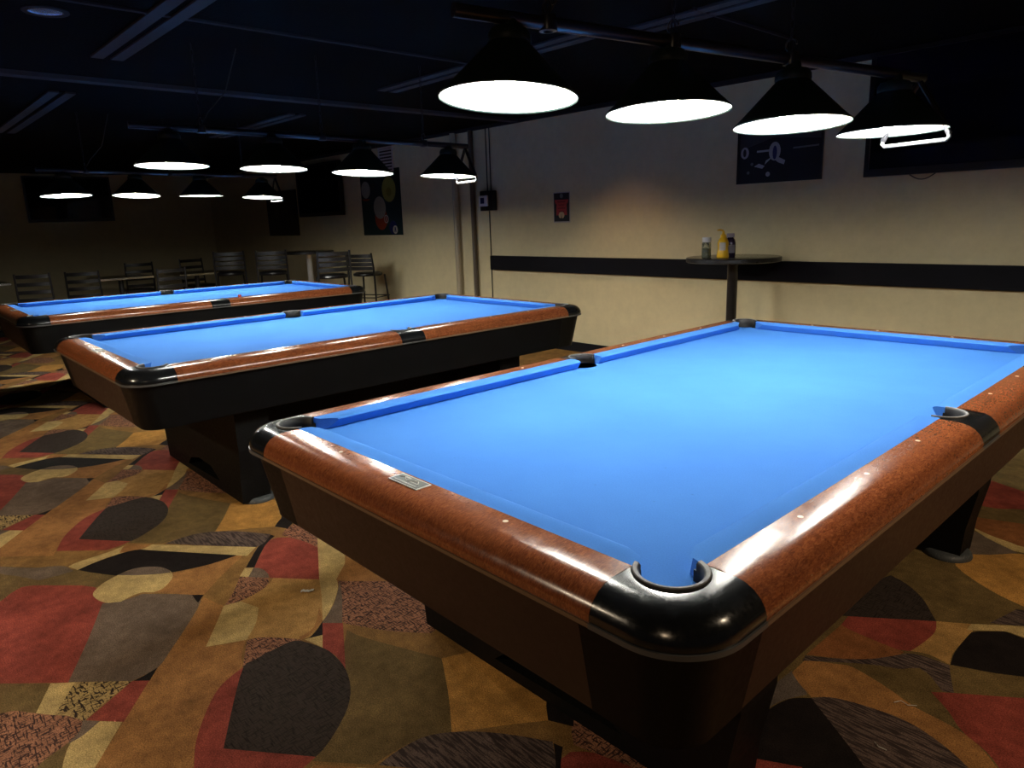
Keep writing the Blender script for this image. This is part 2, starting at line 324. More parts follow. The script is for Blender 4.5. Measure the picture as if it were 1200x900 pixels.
# ------------------------------------------------------------------ carpet pattern in metres on the floor
TILE=[
('orange',[(-0.724,-0.162),(-0.604,-0.132),(-0.519,-0.187),(-0.381,-0.279),(-0.346,-0.223),(-0.322,-0.165),(-0.244,-0.212),(-0.162,-0.246),(-0.122,-0.318),(-0.035,-0.396),(0.056,-0.462),(0.158,-0.506),(0.259,-0.543),(0.06,-0.744),(-0.029,-0.694),(-0.171,-0.587),(-0.378,-0.432),(-0.528,-0.308),(-0.692,-0.192)]),
('orange',[(-0.915,-0.293),(-0.941,-0.225),(-1.024,-0.179),(-0.997,-0.113),(-0.994,-0.037),(-0.989,0.075),(-0.962,0.09),(-0.861,-0.033),(-0.744,-0.155),(-0.778,-0.188)]),
('olive',[(-1.71,-0.801),(-1.638,-0.691),(-1.517,-0.586),(-1.447,-0.499),(-1.389,-0.485),(-1.35,-0.458),(-1.278,-0.42),(-1.175,-0.352),(-1.147,-0.403),(-1.117,-0.45),(-1.254,-0.562),(-1.344,-0.658),(-1.277,-0.738),(-1.22,-0.85)]),
('taupe',[(-1.638,-0.691),(-1.512,-0.587),(-1.447,-0.499),(-1.38,-0.477),(-1.354,-0.473),(-1.354,-0.523),(-1.368,-0.596),(-1.479,-0.653),(-1.561,-0.701)]),
('red',[(-1.122,-0.908),(-1.277,-0.738),(-1.325,-0.695),(-1.352,-0.657),(-1.33,-0.617),(-1.27,-0.559),(-1.133,-0.446),(-0.963,-0.444),(-0.714,-0.562),(-0.499,-0.661),(-0.653,-0.819),(-0.774,-0.938)]),
('taupe',[(-0.966,-0.455),(-0.931,-0.396),(-0.929,-0.324),(-0.778,-0.188),(-0.701,-0.183),(-0.557,-0.284),(-0.448,-0.371),(-0.378,-0.432),(-0.361,-0.513),(-0.502,-0.661),(-0.714,-0.562)]),
('black',[(-0.778,-0.188),(-0.744,-0.155),(-0.698,-0.193),(-0.728,-0.192)]),
('cream',[(-0.536,-0.703),(-0.486,-0.645),(-0.352,-0.726),(-0.399,-0.767)]),
('hatch',[(-0.486,-0.645),(-0.376,-0.529),(-0.361,-0.513),(-0.309,-0.598),(-0.26,-0.666),(-0.352,-0.726)]),
('black',[(-0.378,-0.432),(-0.321,-0.474),(-0.358,-0.514),(-0.364,-0.475)]),
('red',[(-0.361,-0.513),(-0.324,-0.474),(-0.171,-0.587),(-0.259,-0.664),(-0.305,-0.594)]),
('olive',[(-0.774,-0.938),(-0.536,-0.703),(-0.394,-0.768),(-0.475,-0.842),(-0.572,-0.954)]),
('olive',[(-0.22,-0.689),(-0.225,-0.636),(-0.178,-0.719),(-0.141,-0.74),(-0.092,-0.756),(0.021,-0.783),(-0.088,-0.893),(-0.289,-0.866),(-0.226,-0.757)]),
('weave',[(-0.548,-0.956),(-0.479,-0.842),(-0.462,-0.808),(-0.423,-0.78),(-0.352,-0.726),(-0.318,-0.697),(-0.262,-0.672),(-0.22,-0.689),(-0.191,-0.722),(-0.161,-0.783),(-0.143,-0.807),(-0.072,-0.877),(-0.182,-0.987)]),
('taupe',[(-0.266,-0.671),(-0.225,-0.636),(-0.195,-0.68),(-0.178,-0.719),(-0.191,-0.722),(-0.22,-0.689)]),
('cream',[(-0.225,-0.636),(-0.175,-0.59),(-0.099,-0.644),(-0.029,-0.694),(0.028,-0.738),(-0.008,-0.774),(-0.092,-0.756),(-0.156,-0.733),(-0.186,-0.717),(-0.193,-0.687)]),
('gold',[(-0.604,-0.132),(-0.642,0.061),(-0.676,0.095),(-0.526,0.219),(-0.391,0.158),(-0.247,0.084),(-0.176,-0.002),(-0.184,-0.023),(-0.225,-0.056),(-0.247,-0.071),(-0.301,-0.123),(-0.322,-0.165),(-0.351,-0.221),(-0.381,-0.279),(-0.519,-0.187)]),
('cream',[(-0.604,-0.132),(-0.599,-0.076),(-0.595,-0.012),(-0.519,0.009),(-0.387,-0.044),(-0.337,-0.123),(-0.322,-0.165),(-0.351,-0.221),(-0.381,-0.279),(-0.519,-0.187)]),
('gold',[(-0.599,-0.076),(-0.602,-0.019),(-0.642,0.061),(-0.676,0.095),(-0.526,0.219),(-0.391,0.158),(-0.247,0.084),(-0.176,-0.002),(-0.247,-0.071),(-0.301,-0.123),(-0.328,-0.157),(-0.401,-0.095),(-0.496,-0.044)]),
('cream',[(-0.526,0.219),(-0.473,0.269),(-0.404,0.234),(-0.338,0.183),(-0.276,0.127),(-0.237,0.079),(-0.391,0.158)]),
('orange',[(-0.183,-0.03),(-0.196,0.015),(-0.242,0.082),(-0.33,0.115),(-0.224,0.039),(-0.204,-0.029)]),
('red',[(-0.982,0.195),(-1.024,0.237),(-1.024,0.274),(-0.98,0.315),(-0.887,0.343),(-0.789,0.354),(-0.526,0.219),(-0.686,0.085),(-0.726,0.095),(-0.778,0.096),(-0.819,0.078)]),
('weave',[(-1.035,0.3),(-1.089,0.35),(-1.121,0.426),(-0.946,0.446),(-0.776,0.355),(-0.887,0.343),(-0.98,0.315)]),
('black',[(-1.248,0.404),(-1.123,0.397),(-1.082,0.351),(-1.15,0.319)]),
('black',[(-1.05,0.273),(-1.078,0.266),(-1.016,0.21),(-0.996,0.17),(-0.845,0.053),(-0.819,0.078),(-0.982,0.195)]),
('cream',[(-0.844,0.048),(-0.818,0.074),(-0.757,0.027),(-0.787,0.003)]),
('taupe',[(-0.818,0.074),(-0.802,0.089),(-0.768,0.096),(-0.726,0.095),(-0.689,0.082),(-0.754,0.025)]),
('weave',[(-0.783,0.002),(-0.689,0.082),(-0.655,0.067),(-0.625,0.04),(-0.602,-0.019),(-0.593,-0.079),(-0.605,-0.129),(-0.673,-0.07)]),
('cream',[(-0.904,0.41),(-0.666,0.414),(-0.561,0.354),(-0.531,0.321),(-0.476,0.267),(-0.526,0.219)]),
('orange',[(-0.666,0.414),(-0.507,0.642),(-0.269,0.436),(-0.469,0.263),(-0.531,0.321),(-0.574,0.362)]),
('weave',[(-0.458,0.265),(-0.299,0.417),(-0.059,0.419),(0.032,0.386),(0.096,0.349),(0.104,0.306),(0.047,0.258),(-0.02,0.207),(-0.162,0.129),(-0.213,0.141)]),
('taupe',[(-0.459,0.273),(-0.334,0.213),(-0.171,0.12),(-0.229,0.071),(-0.276,0.127),(-0.327,0.177),(-0.392,0.227)]),
('red',[(-0.229,0.071),(-0.174,0.125),(0.074,-0.007),(-0.019,0.009),(-0.093,0.002)]),
('black',[(-0.237,0.079),(-0.153,0.034),(-0.166,0.015),(-0.173,-0.013),(-0.192,0.026)]),
('cream',[(-0.177,-0.02),(-0.17,0.004),(-0.158,0.037),(-0.089,-0.0),(-0.133,-0.009)]),
('weave',[(-0.315,-0.165),(-0.301,-0.123),(-0.225,-0.056),(-0.183,-0.03),(-0.163,-0.08),(-0.167,-0.182),(-0.16,-0.244)]),
('red',[(-0.176,-0.234),(0.144,-0.421),(0.352,-0.256),(0.365,-0.299),(0.372,-0.361),(0.211,-0.523),(0.144,-0.499),(0.056,-0.462),(-0.047,-0.397),(-0.122,-0.336),(-0.157,-0.283)]),
('darkleaf',[(0.144,-0.421),(-0.021,-0.329),(-0.176,-0.234),(-0.188,-0.196),(-0.196,-0.145),(-0.201,-0.068),(-0.178,-0.032),(-0.08,0.002),(-0.015,0.006),(0.071,-0.005),(0.165,-0.042),(0.241,-0.097),(0.305,-0.172),(0.343,-0.231),(0.352,-0.256)]),
('goldb',[(-1.597,0.285),(-1.542,0.397),(-1.465,0.469),(-1.251,0.401),(-1.188,0.35),(-1.15,0.319),(-1.207,0.24),(-1.305,0.097),(-1.436,0.188)]),
('olive',[(-1.482,-0.229),(-1.632,-0.037),(-1.837,0.064),(-1.967,0.153),(-1.872,0.174),(-1.597,0.285),(-1.436,0.188),(-1.305,0.097),(-1.348,0.019),(-1.358,-0.065),(-1.355,-0.121)]),
('cream',[(-1.416,-0.48),(-1.435,-0.434),(-1.442,-0.319),(-1.467,-0.233),(-1.389,-0.165),(-1.263,-0.059),(-1.002,0.164),(-0.948,0.103),(-0.981,0.072),(-1.309,-0.171),(-1.367,-0.214),(-1.386,-0.333),(-1.35,-0.458)]),
('orange',[(-1.457,-0.253),(-1.467,-0.233),(-1.38,-0.157),(-1.365,-0.19),(-1.366,-0.225),(-1.395,-0.287)]),
('stripe',[(-1.346,-0.113),(-1.354,-0.036),(-1.341,0.044),(-1.285,0.122),(-1.199,0.196),(-1.083,0.268),(-1.016,0.21),(-1.002,0.164),(-1.191,0.009)]),
('black',[(-1.35,-0.458),(-1.372,-0.396),(-1.381,-0.334),(-1.386,-0.272),(-1.367,-0.214),(-1.309,-0.171),(-0.985,0.073),(-0.986,-0.04),(-1.017,-0.147),(-1.045,-0.209),(-1.101,-0.282),(-1.171,-0.353),(-1.278,-0.42)]),
('cream',[(-1.066,-0.465),(-1.019,-0.463),(-0.982,-0.454),(-0.952,-0.438),(-0.926,-0.4),(-0.944,-0.356),(-0.943,-0.319),(-0.91,-0.288),(-0.914,-0.256),(-0.941,-0.225),(-0.98,-0.196),(-1.019,-0.184),(-1.068,-0.185),(-1.117,-0.201),(-1.151,-0.228),(-1.173,-0.255),(-1.185,-0.281),(-1.178,-0.335),(-1.147,-0.403),(-1.104,-0.447)]),
('taupe',[(-1.175,-0.352),(-1.178,-0.335),(-1.185,-0.281),(-1.173,-0.255),(-1.151,-0.228),(-1.117,-0.201),(-1.068,-0.185),(-1.032,-0.186),(-1.069,-0.241),(-1.114,-0.294)]),
]
RIGHT=[
('olive',[(0.719,1.226),(0.886,1.955),(1.025,2.566),(0.908,3.814),(1.24,4.106),(1.772,0.891),(1.23,0.345)]),
('greyleaf',[(1.08,0.734),(1.063,0.849),(1.068,0.963),(1.112,0.937),(1.151,0.887),(1.129,0.849),(1.111,0.806),(1.1,0.754),(1.102,0.697)]),
('orange',[(1.072,0.955),(1.072,1.045),(1.149,1.089),(1.193,1.108),(1.302,1.079),(1.389,1.045),(1.471,1.034),(1.542,1.009),(1.608,0.946),(1.663,0.868),(1.621,0.826),(1.556,0.898),(1.533,0.915),(1.477,0.944),(1.386,0.968),(1.326,0.962),(1.258,0.946),(1.201,0.921),(1.165,0.885),(1.109,0.922)]),
('stripe',[(1.166,0.881),(1.201,0.921),(1.258,0.946),(1.326,0.962),(1.386,0.968),(1.431,0.961),(1.477,0.944),(1.533,0.915),(1.556,0.898),(1.625,0.812),(1.458,0.644),(1.38,0.717),(1.271,0.802)]),
('black',[(1.166,0.881),(1.13,0.846),(1.113,0.803),(1.105,0.759),(1.102,0.697),(1.161,0.548),(1.269,0.606),(1.346,0.531),(1.458,0.644),(1.38,0.717),(1.271,0.802)]),
('red',[(1.161,0.548),(1.268,0.609),(1.319,0.522),(1.205,0.408),(1.174,0.503)]),
('orangeb',[(1.062,1.072),(1.069,1.316),(1.169,1.301),(1.274,1.298),(1.265,1.265),(1.239,1.226),(1.212,1.188),(1.153,1.13)]),
('red',[(1.069,1.316),(1.064,1.384),(1.065,1.424),(1.286,1.555),(1.304,1.487),(1.298,1.393),(1.285,1.316),(1.263,1.301),(1.233,1.297),(1.114,1.303)]),
('gold',[(1.286,1.555),(1.373,1.617),(1.39,1.571),(1.384,1.477),(1.383,1.386),(1.394,1.323),(1.333,1.337),(1.285,1.316),(1.298,1.393),(1.304,1.487)]),
('stripe',[(1.062,1.066),(1.153,1.13),(1.212,1.188),(1.239,1.226),(1.281,1.293),(1.307,1.312),(1.339,1.318),(1.395,1.319),(1.411,1.271),(1.444,1.187),(1.418,1.172),(1.397,1.195),(1.367,1.227),(1.336,1.243),(1.314,1.222),(1.298,1.2),(1.244,1.171),(1.184,1.13),(1.067,1.033)]),
('darkleaf',[(1.064,1.384),(1.031,1.367),(0.939,1.437),(1.002,1.582),(1.061,1.781),(1.126,1.752),(1.199,1.687),(1.254,1.606),(1.286,1.555)]),
('black',[(1.388,1.561),(1.4,1.58),(1.464,1.643),(1.516,1.639),(1.627,1.638),(1.658,1.463),(1.565,1.41),(1.503,1.372),(1.449,1.348),(1.395,1.325),(1.387,1.378),(1.384,1.432)]),
('cream',[(1.373,1.617),(1.499,1.719),(1.601,1.79),(1.623,1.665),(1.515,1.645),(1.464,1.643),(1.398,1.586),(1.373,1.568)]),
('stripe',[(1.415,1.665),(1.455,1.823),(1.475,1.834),(1.584,1.887),(1.6,1.795),(1.499,1.719)]),
('red',[(1.397,1.146),(1.444,1.187),(1.589,1.299),(1.69,1.388),(1.817,1.005),(1.673,0.861),(1.611,0.949),(1.571,0.991),(1.521,1.02),(1.492,1.046),(1.456,1.092)]),
('goldb',[(1.181,2.159),(1.355,2.303),(1.522,2.401),(1.617,1.826),(1.469,1.86),(1.342,1.917),(1.212,2.028)]),
('taupe',[(1.151,2.431),(1.223,2.394),(1.353,2.312),(1.279,2.22),(1.154,2.123)]),
('orangeb',[(1.1,2.544),(1.116,2.584),(1.303,2.645),(1.468,2.728),(1.518,2.427),(1.359,2.38),(1.219,2.413),(1.143,2.459)]),
('cream',[(1.132,2.474),(1.229,2.422),(1.311,2.399),(1.357,2.388),(1.518,2.427),(1.532,2.342),(1.37,2.327),(1.34,2.32),(1.226,2.385)]),
('red',[(1.088,2.745),(1.056,2.949),(1.06,3.141),(1.211,3.076),(1.417,3.035),(1.44,2.898),(1.264,2.826),(1.177,2.759)]),
]
# ------------------------------------------------------------------ floor: patterned carpet, the pattern cut into the floor mesh
def smooth_poly(p):
    n = len(p); out = []
    P = [Vector(q) for q in p]
    def sm(i):
        a = (P[i] - P[i - 1]); b = (P[(i + 1) % n] - P[i])
        if a.length < 1e-6 or b.length < 1e-6: return False
        return a.angle(b) < radians(42)
    S = [sm(i) for i in range(n)]
    for i in range(n):
        out.append(P[i]); j = (i + 1) % n
        if (S[i] or S[j]) and (P[j] - P[i]).length > 0.03:
            p0 = P[i - 1] if S[i] else P[i]; p3 = P[(j + 1) % n] if S[j] else P[j]
            for t in (0.33, 0.66):
                t2, t3 = t * t, t * t * t
                out.append(0.5 * ((2 * P[i]) + (-p0 + P[j]) * t + (2 * p0 - 5 * P[i] + 4 * P[j] - p3) * t2 + (-p0 + 3 * P[i] - 3 * P[j] + p3) * t3))
    return out
FX0, FX1, FY0, FY1 = -12.8, 6.0, -4.5, 4.55
def build_floor():
    polys = []; mats = []
    per = Vector((-1.842, 0.040))
    shifts = []
    for k in range(-3, 7): shifts.append((per * k + Vector((0.9, 1.62))))
    for k in range(-3, 7): shifts.append((per * k + Vector((0.5, 3.25))))
    for k in range(-3, 7): shifts.append((per * k + Vector((-0.9, -1.62))))
    for k in range(-1, 7): shifts.append(per * k)
    for s in shifts:
        for mname, pts in TILE:
            q = [Vector(p) + s for p in pts]
            if min(v.x for v in q) < FX0 + .01 or max(v.x for v in q) > FX1 - .01 or min(v.y for v in q) < FY0 + .01 or max(v.y for v in q) > FY1 - .01: continue
            polys.append(smooth_poly(q)); mats.append(mname)
    for mname, pts in RIGHT:
        polys.append(smooth_poly([Vector(p) for p in pts])); mats.append(mname)
    verts = [Vector((FX0, FY0)), Vector((FX1, FY0)), Vector((FX1, FY1)), Vector((FX0, FY1))]
    faces = [[0, 1, 2, 3]]
    for p in polys:
        b = len(verts); verts += p
        idx = list(range(b, b + len(p)))
        area = sum(p[i].x * p[(i + 1) % len(p)].y - p[(i + 1) % len(p)].x * p[i].y for i in range(len(p)))
        faces.append(idx if area > 0 else idx[::-1])
    V, E, F, oV, oE, oF = delaunay_2d_cdt(verts, [], faces, 1, 1e-4)
    names = list(CM); mi = {n: i for i, n in enumerate(names)}
    bm = bmesh.new(); bv = [bm.verts.new((v.x, v.y, 0)) for v in V]
    for f, of in zip(F, oF):
        try: nf = bm.faces.new([bv[i] for i in f])
        except ValueError: continue
        top = max(of) if of else 0
        nf.material_index = mi[mats[top - 1]] if top > 0 else mi['base']
        if nf.calc_area() > 0 and nf.normal.z < 0: nf.normal_flip()
    o = obj('floor', bm, [CM[n] for n in names], recalc=False)
    for p in o.data.polygons:
        if p.normal.z < 0: p.flip() if hasattr(p, 'flip') else None
    struct(o)
build_floor()

# ------------------------------------------------------------------ shell
def shell():
    bm = bmesh.new(); box(bm, -12.8, 6.0, 4.55, 4.67, 0, 2.75); struct(obj('wall_back', bm, wall_m))
    bm = bmesh.new(); box(bm, -12.92, -12.8, -4.5, 4.67, 0, 2.75); struct(obj('wall_left', bm, wall_m))
    bm = bmesh.new(); box(bm, -12.92, 6.0, -4.5, 4.67, CEIL, CEIL + 0.08); struct(obj('ceiling', bm, ceil_m))
    bm = bmesh.new(); box(bm, -12.8, 6.0, 4.535, 4.55, 0, 0.10); struct(obj('baseboard_back', bm, blackband_m))
    bm = bmesh.new(); box(bm, -12.8, -12.785, -4.5, 4.53, 0, 0.10); struct(obj('baseboard_left', bm, blackband_m))
    bm = bmesh.new(); box(bm, -12.8, 6.0, 4.51, 4.55, CEIL - 0.035, CEIL); struct(obj('trim_1', bm, dgrey_m))
shell()
# black drink-rail board along the back wall
bm = bmesh.new(); box(bm, -4.34, 6.0, 4.505, 4.55, 0.825, 0.985, bev=0.004)
tag(obj('wall_rail_board', bm, blackband_m), 'long flat black board running along the cream back wall at table height', 'wall rail')
# ceiling strips
def strip(name, x0, x1, y0, y1, dz, m, label, group=None):
    bm = bmesh.new(); box(bm, x0, x1, y0, y1, CEIL - dz, CEIL - 0.001)
    tag(obj(name, bm, m), label, 'ceiling strip', group)
strip('ceiling_beam', -3.90, -3.80, -1.4, 4.5, 0.03, grey_m, 'long grey strip crossing the black ceiling above the gap between the two nearer tables')
strip('ceiling_beam', -2.03, -2.0, -0.6, 2.9, 0.012, dgrey_m, 'thin faint grid strip on the ceiling right of the long grey strip')
def slot(x0, x1, yc, label):
    e = empty('slot_diffuser', label, 'air diffuser', ((x0 + x1) / 2, yc, CEIL), 0, 'slot air diffusers in the black ceiling')
    h = (x1 - x0) / 2
    for s in (-1, 1):
        bm = bmesh.new(); box(bm, -h, h, s * 0.055 - 0.036, s * 0.055 + 0.036, -0.016, -0.001, bev=0.003); obj('slot_rail', bm, grey_m, e)
    bm = bmesh.new(); box(bm, -h, h, -0.02, 0.02, -0.006, -0.001); obj('slot_gap', bm, ceil_m, e)
slot(-3.12, -1.35, 0.43, 'double grey slot diffuser on the ceiling at the upper left, nearest the camera')
slot(-7.10, -4.45, 0.45, 'double grey slot diffuser at the far left of the ceiling, beyond the long strip')
slot(-3.15, -1.05, 2.45, 'double grey slot diffuser behind the big near lamp shade')
slot(-0.95, 0.55, 2.62, 'double grey slot diffuser crossing above the second near shade')
slot(-6.6, -4.6, 2.40, 'faint slot diffuser far back above the middle hanging light')
# unlit recessed can
e = empty('recessed_downlight', 'round unlit recessed downlight in the ceiling at the top left corner', 'downlight', (-2.28, -0.035, CEIL))
bm = bmesh.new(); lathe(bm, [(0.075, 0.0), (0.098, 0.0), (0.100, -0.006), (0.075, -0.008)] , 36); obj('trim_ring', bm, dgrey_m, e, True)
bm = bmesh.new(); lathe(bm, [(0.0, -0.0015), (0.04, -0.0018), (0.074, -0.003), (0.078, -0.006)], 36); obj('reflector', bm, nmat('downlight_reflector', (0.45, 0.43, 0.5), 0.25, metal=0.8), e, True)

# ------------------------------------------------------------------ pool tables
W, L, RT, C0, EO = 1.27, 2.54, 0.80, 0.058, 0.170
PROF = [(0.058, 0.800), (0.088, 0.8004), (0.114, 0.7992), (0.131, 0.7955), (0.146, 0.788), (0.158, 0.777), (0.166, 0.764), (0.170, 0.752), (0.169, 0.742)]
# the four sides: (origin nose corner, along, outward, length)
SIDES = {'near': (Vector((0, 0, 0)), Vector((1, 0, 0)), Vector((0, -1, 0)), W), 'right': (Vector((W, 0, 0)), Vector((0, 1, 0)), Vector((1, 0, 0)), L),
         'far': (Vector((W, L, 0)), Vector((-1, 0, 0)), Vector((0, 1, 0)), W), 'left': (Vector((0, L, 0)), Vector((0, -1, 0)), Vector((-1, 0, 0)), L)}
def P3(side, s, e, z):
    o, a, n, _ = SIDES[side]
    p = o + a * s + n * e; return Vector((p.x, p.y, z))
def sweep(bm, side, s0, s1, prof, steps=1, mi=0, caps=True):
    rows = [[P3(side, s0 + (s1 - s0) * i / steps, e, z) for e, z in prof] for i in range(steps + 1)]
    V = grid_loft(bm, rows, mi, close=True)
    if caps: bm.faces.new(V[0]).material_index = mi; bm.faces.new(V[-1][::-1]).material_index = mi
CAPX = 0.028
HS = 0.078      # half width of the side pocket cap
RAILPROF = PROF + [(0.150, 0.736), (0.058, 0.736)]
def corner_M(i):
    # maps the local frame of the near/right corner (x outward along +x, y outward along -y) to corner i
    cs = [(W, 0, 1, -1), (W, L, 1, 1), (0, L, -1, 1), (0, 0, -1, -1)]
    x, y, sx, sy = cs[i]
    return lambda u, v, z: Vector((x + sx * u, y + sy * v, z))
def rounded(e, rr, n=9):
    # outline of a corner in local (u outward x, v outward y): from (-CAPX, e) round to (e, -CAPX)
    c = e - rr; pts = [(-CAPX, e)]
    for k in range(n + 1):
        t = pi / 2 * (1 - k / n); pts.append((c + rr * cos(t), c + rr * sin(t)))
    pts.append((e, -CAPX)); return pts
def ring_mats(bm):
    for f in bm.faces:
        f.material_index = 1 if f.calc_center_median().z > 0.8015 else 0
def make_table(root, side_m, end_m):
    kids = {}
    # bed
    rp = 0.056
    def arcpts(cx, cy, r, a0, a1, n=14): return [(cx + r * cos(a0 + (a1 - a0) * k / n), cy + r * sin(a0 + (a1 - a0) * k / n)) for k in range(n + 1)]
    q = 0.030; pl = []
    def bite_c(cx, cy, dirn):
        return arcpts(cx, cy, 0.060, dirn - radians(128), dirn + radians(128))
    b = C0 - 0.006
    # corners of the bed carry the pocket bites (concave), walking counter-clockwise from near-left
    def corner(cx, cy, a_in):       # a_in: direction from pocket centre towards the bed
        cx -= cos(a_in) * 0.036; cy -= sin(a_in) * 0.036
        return [p for p in arcpts(cx, cy, 0.046, a_in + radians(80), a_in - radians(80))]
    pl += corner(-q, -q, radians(45))[:: 1]
    pl += [(W * 0.5, -b)] if False else []
    pl += [(0.0, -b), (W, -b)]
    pl += corner(W + q, -q, radians(135))
    pl += [(W + b, 0.0)]
    pl += [(W + b, L / 2 - 0.07)] + arcpts(W + 0.045, L / 2, 0.058, -radians(110) , -radians(250)) + [(W + b, L / 2 + 0.07)]
    pl += [(W + b, L)]
    pl += corner(W + q, L + q, radians(225))
    pl += [(W, L + b), (0.0, L + b)]
    pl += corner(-q, L + q, radians(315))
    pl += [(-b, L), (-b, L / 2 + 0.07)] + arcpts(-0.045, L / 2, 0.058, radians(70), -radians(70)) + [(-b, L / 2 - 0.07), (-b, 0.0)]
    bm = bmesh.new(); prism(bm, pl, 0.738, 0.7635); bmesh.ops.triangulate(bm, faces=[f for f in bm.faces if len(f.verts) > 8])
    obj('playing_bed', bm, cloth_m, root)
    # rails
    spans = [('near', CAPX, W - CAPX), ('far', CAPX, W - CAPX)]
    for sd in ('right', 'left'): spans += [(sd, CAPX, L / 2 - HS), (sd, L / 2 + HS, L - CAPX)]
    for sd, s0, s1 in spans:
        bm = bmesh.new(); sweep(bm, sd, s0 + 0.0006, s1 - 0.0006, RAILPROF, 4); rl = obj('wooden_rail', bm, wood_m, root, 50)
        ks = [W / 4, W / 2, 3 * W / 4] if sd in ('near', 'far') else [L / 8 * k for k in (1, 2, 3, 5, 6, 7)]
        for s in ks:
            if s0 < s < s1:
                bm = bmesh.new(); M = Matrix.Translation(P3(sd, s, 0.083, 0.8003)); lathe(bm, [(0.0, 0.0008), (0.0055, 0.0006), (0.006, 0)], 14, M); obj('rail_sight', bm, sight_m, rl)
        bm = bmesh.new(); sweep(bm, sd, s0, s1, [(0.166, 0.7425), (0.1725, 0.7420), (0.1725, 0.7345), (0.162, 0.7345)], 1); obj('rail_edge_trim', bm, trim_m, rl)
    # corner caps, rings, pockets
    N = 24
    for i in range(4):
        F = corner_M(i)
        outer = []
        # uniform sampling of the outer path
        def path(e, rr):
            raw = rounded(e, rr, 20); d = [0]
            for a, b2 in zip(raw, raw[1:]): d.append(d[-1] + math.dist(a, b2))
            res = []
            for k in range(N + 1):
                t = d[-1] * k / N; j = 0
                while j < len(d) - 2 and d[j + 1] < t: j += 1
                f = (t - d[j]) / max(1e-9, d[j + 1] - d[j]); res.append((raw[j][0] + (raw[j + 1][0] - raw[j][0]) * f, raw[j][1] + (raw[j + 1][1] - raw[j][1]) * f))
            return res
        offs = [(e, z) for e, z in PROF if e > 0.1] + [(0.150, 0.736)]
        paths = [(path(e, 0.125 - (EO - e)), z) for e, z in offs]
        # inner edge: along the rail joint then round the pocket circle
        inner = []; qc, ri = 0.030, 0.066
        a0 = radians(45 + 128); a1 = radians(45 - 128)
        for k in range(N + 1):
            a = a0 + (a1 - a0) * k / N; inner.append((qc + ri * cos(a), qc + ri * sin(a)))
        inner[0] = (-CAPX, C0); inner[-1] = (C0, -CAPX)
        rows = []
        for k in range(N + 1):
            row = [F(*inner[k], 0.736), F(*inner[k], 0.7995)] + [F(*p[k], z) for p, z in paths]
            rows.append(row)
        bm = bmesh.new(); V = grid_loft(bm, rows, close=True)
        bm.faces.new(V[0]); bm.faces.new(V[-1])
        cp = obj('corner_cap', bm, cap_m, root, 50)
        bm = bmesh.new(); t1 = path(0.1725, 0.1275); t0 = path(0.160, 0.115)
        V = grid_loft(bm, [[F(*a, 0.7425), F(*a, 0.7335), F(*b3, 0.7335), F(*b3, 0.7425)] for a, b3 in zip(t1, t0)], close=True)
        bm.faces.new(V[0]); bm.faces.new(V[-1]); obj('cap_edge_trim', bm, trimg_m, cp, 50)
        # pocket: rubber-rimmed ring with a cup below
        bm = bmesh.new(); rows = []
        for k in range(N + 1):
            a = radians(45 + 118 - 236 * k / N); r0, r1 = 0.0525, 0.0645
            rows.append([F(qc + r * cos(a), qc + r * sin(a), z) for r, z in ((r0, 0.7995), (r0 + .0035, 0.8035), (r1 - .002, 0.8048), (r1, 0.803), (r1, 0.78), (r0, 0.78))])
        V = grid_loft(bm, rows, close=True); bm.faces.new(V[0]); bm.faces.new(V[-1]); ring_mats(bm)
        pk_ring = obj('pocket_ring', bm, [pocket_m, ring_m], root, 50)
        bm = bmesh.new(); rows = []
        for k in range(N + 1):
            a = radians(45 + 128 - 256 * k / N)
            rows.append([F(qc + r * cos(a), qc + r * sin(a), z) for r, z in ((0.056, 0.785), (0.055, 0.72), (0.050, 0.66), (0.0, 0.645), (0.0, 0.64), (0.054, 0.655), (0.0595, 0.72), (0.0595, 0.785))])
        V = grid_loft(bm, rows, close=True)
        # back of the cup towards the bed, below the slate
        rows = []
        for k in range(11):
            a = radians(45 + 128 + 104 * k / 10)
            rows.append([F(qc + r * cos(a), qc + r * sin(a), z) for r, z in ((0.056, 0.735), (0.050, 0.66), (0.0, 0.645))])
        grid_loft(bm, rows); obj('pocket_cup', bm, pocket_m, pk_ring, 50)
        # cabinet corner post
        eT, eB = 0.150, 0.112
        bm = bmesh.new(); po = rounded(eT, 0.105, 10); pb = rounded(eB, 0.085, 10); ext = 0.045
        po[0] = (-CAPX - ext, eT); po[-1] = (eT, -CAPX - ext); pb[0] = (-CAPX - ext, eB); pb[-1] = (eB, -CAPX - ext)
        rows = [[F(*a, 0.736), F(*b3, 0.532), F(*b3, 0.526), F(b3[0] * .8 - .02, b3[1] * .8 - .02, 0.526)] for a, b3 in zip(po, pb)]
        grid_loft(bm, rows); obj('corner_post', bm, post_m, root, 50)
    # side pocket caps
    for sd in ('right', 'left'):
        bm = bmesh.new(); n = 20; rows = []
        for k in range(n + 1):
            s = L / 2 - HS + 2 * HS * k / n; d = (s - L / 2)
            rn = 0.064
            ein = C0
            if abs(d) < rn - 0.002: ein = max(C0, 0.045 + math.sqrt(rn * rn - d * d))
            row = [P3(sd, s, ein, 0.736), P3(sd, s, ein, 0.7995)]
            for e, z in [p for p in PROF if p[0] > 0.12]: row.append(P3(sd, s, e, z))
            row.append(P3(sd, s, 0.150, 0.736)); rows.append(row)
        V = grid_loft(bm, rows, close=True); bm.faces.new(V[0]); bm.faces.new(V[-1])
        cp = obj('side_pocket_cap', bm, cap_m, root, 50)
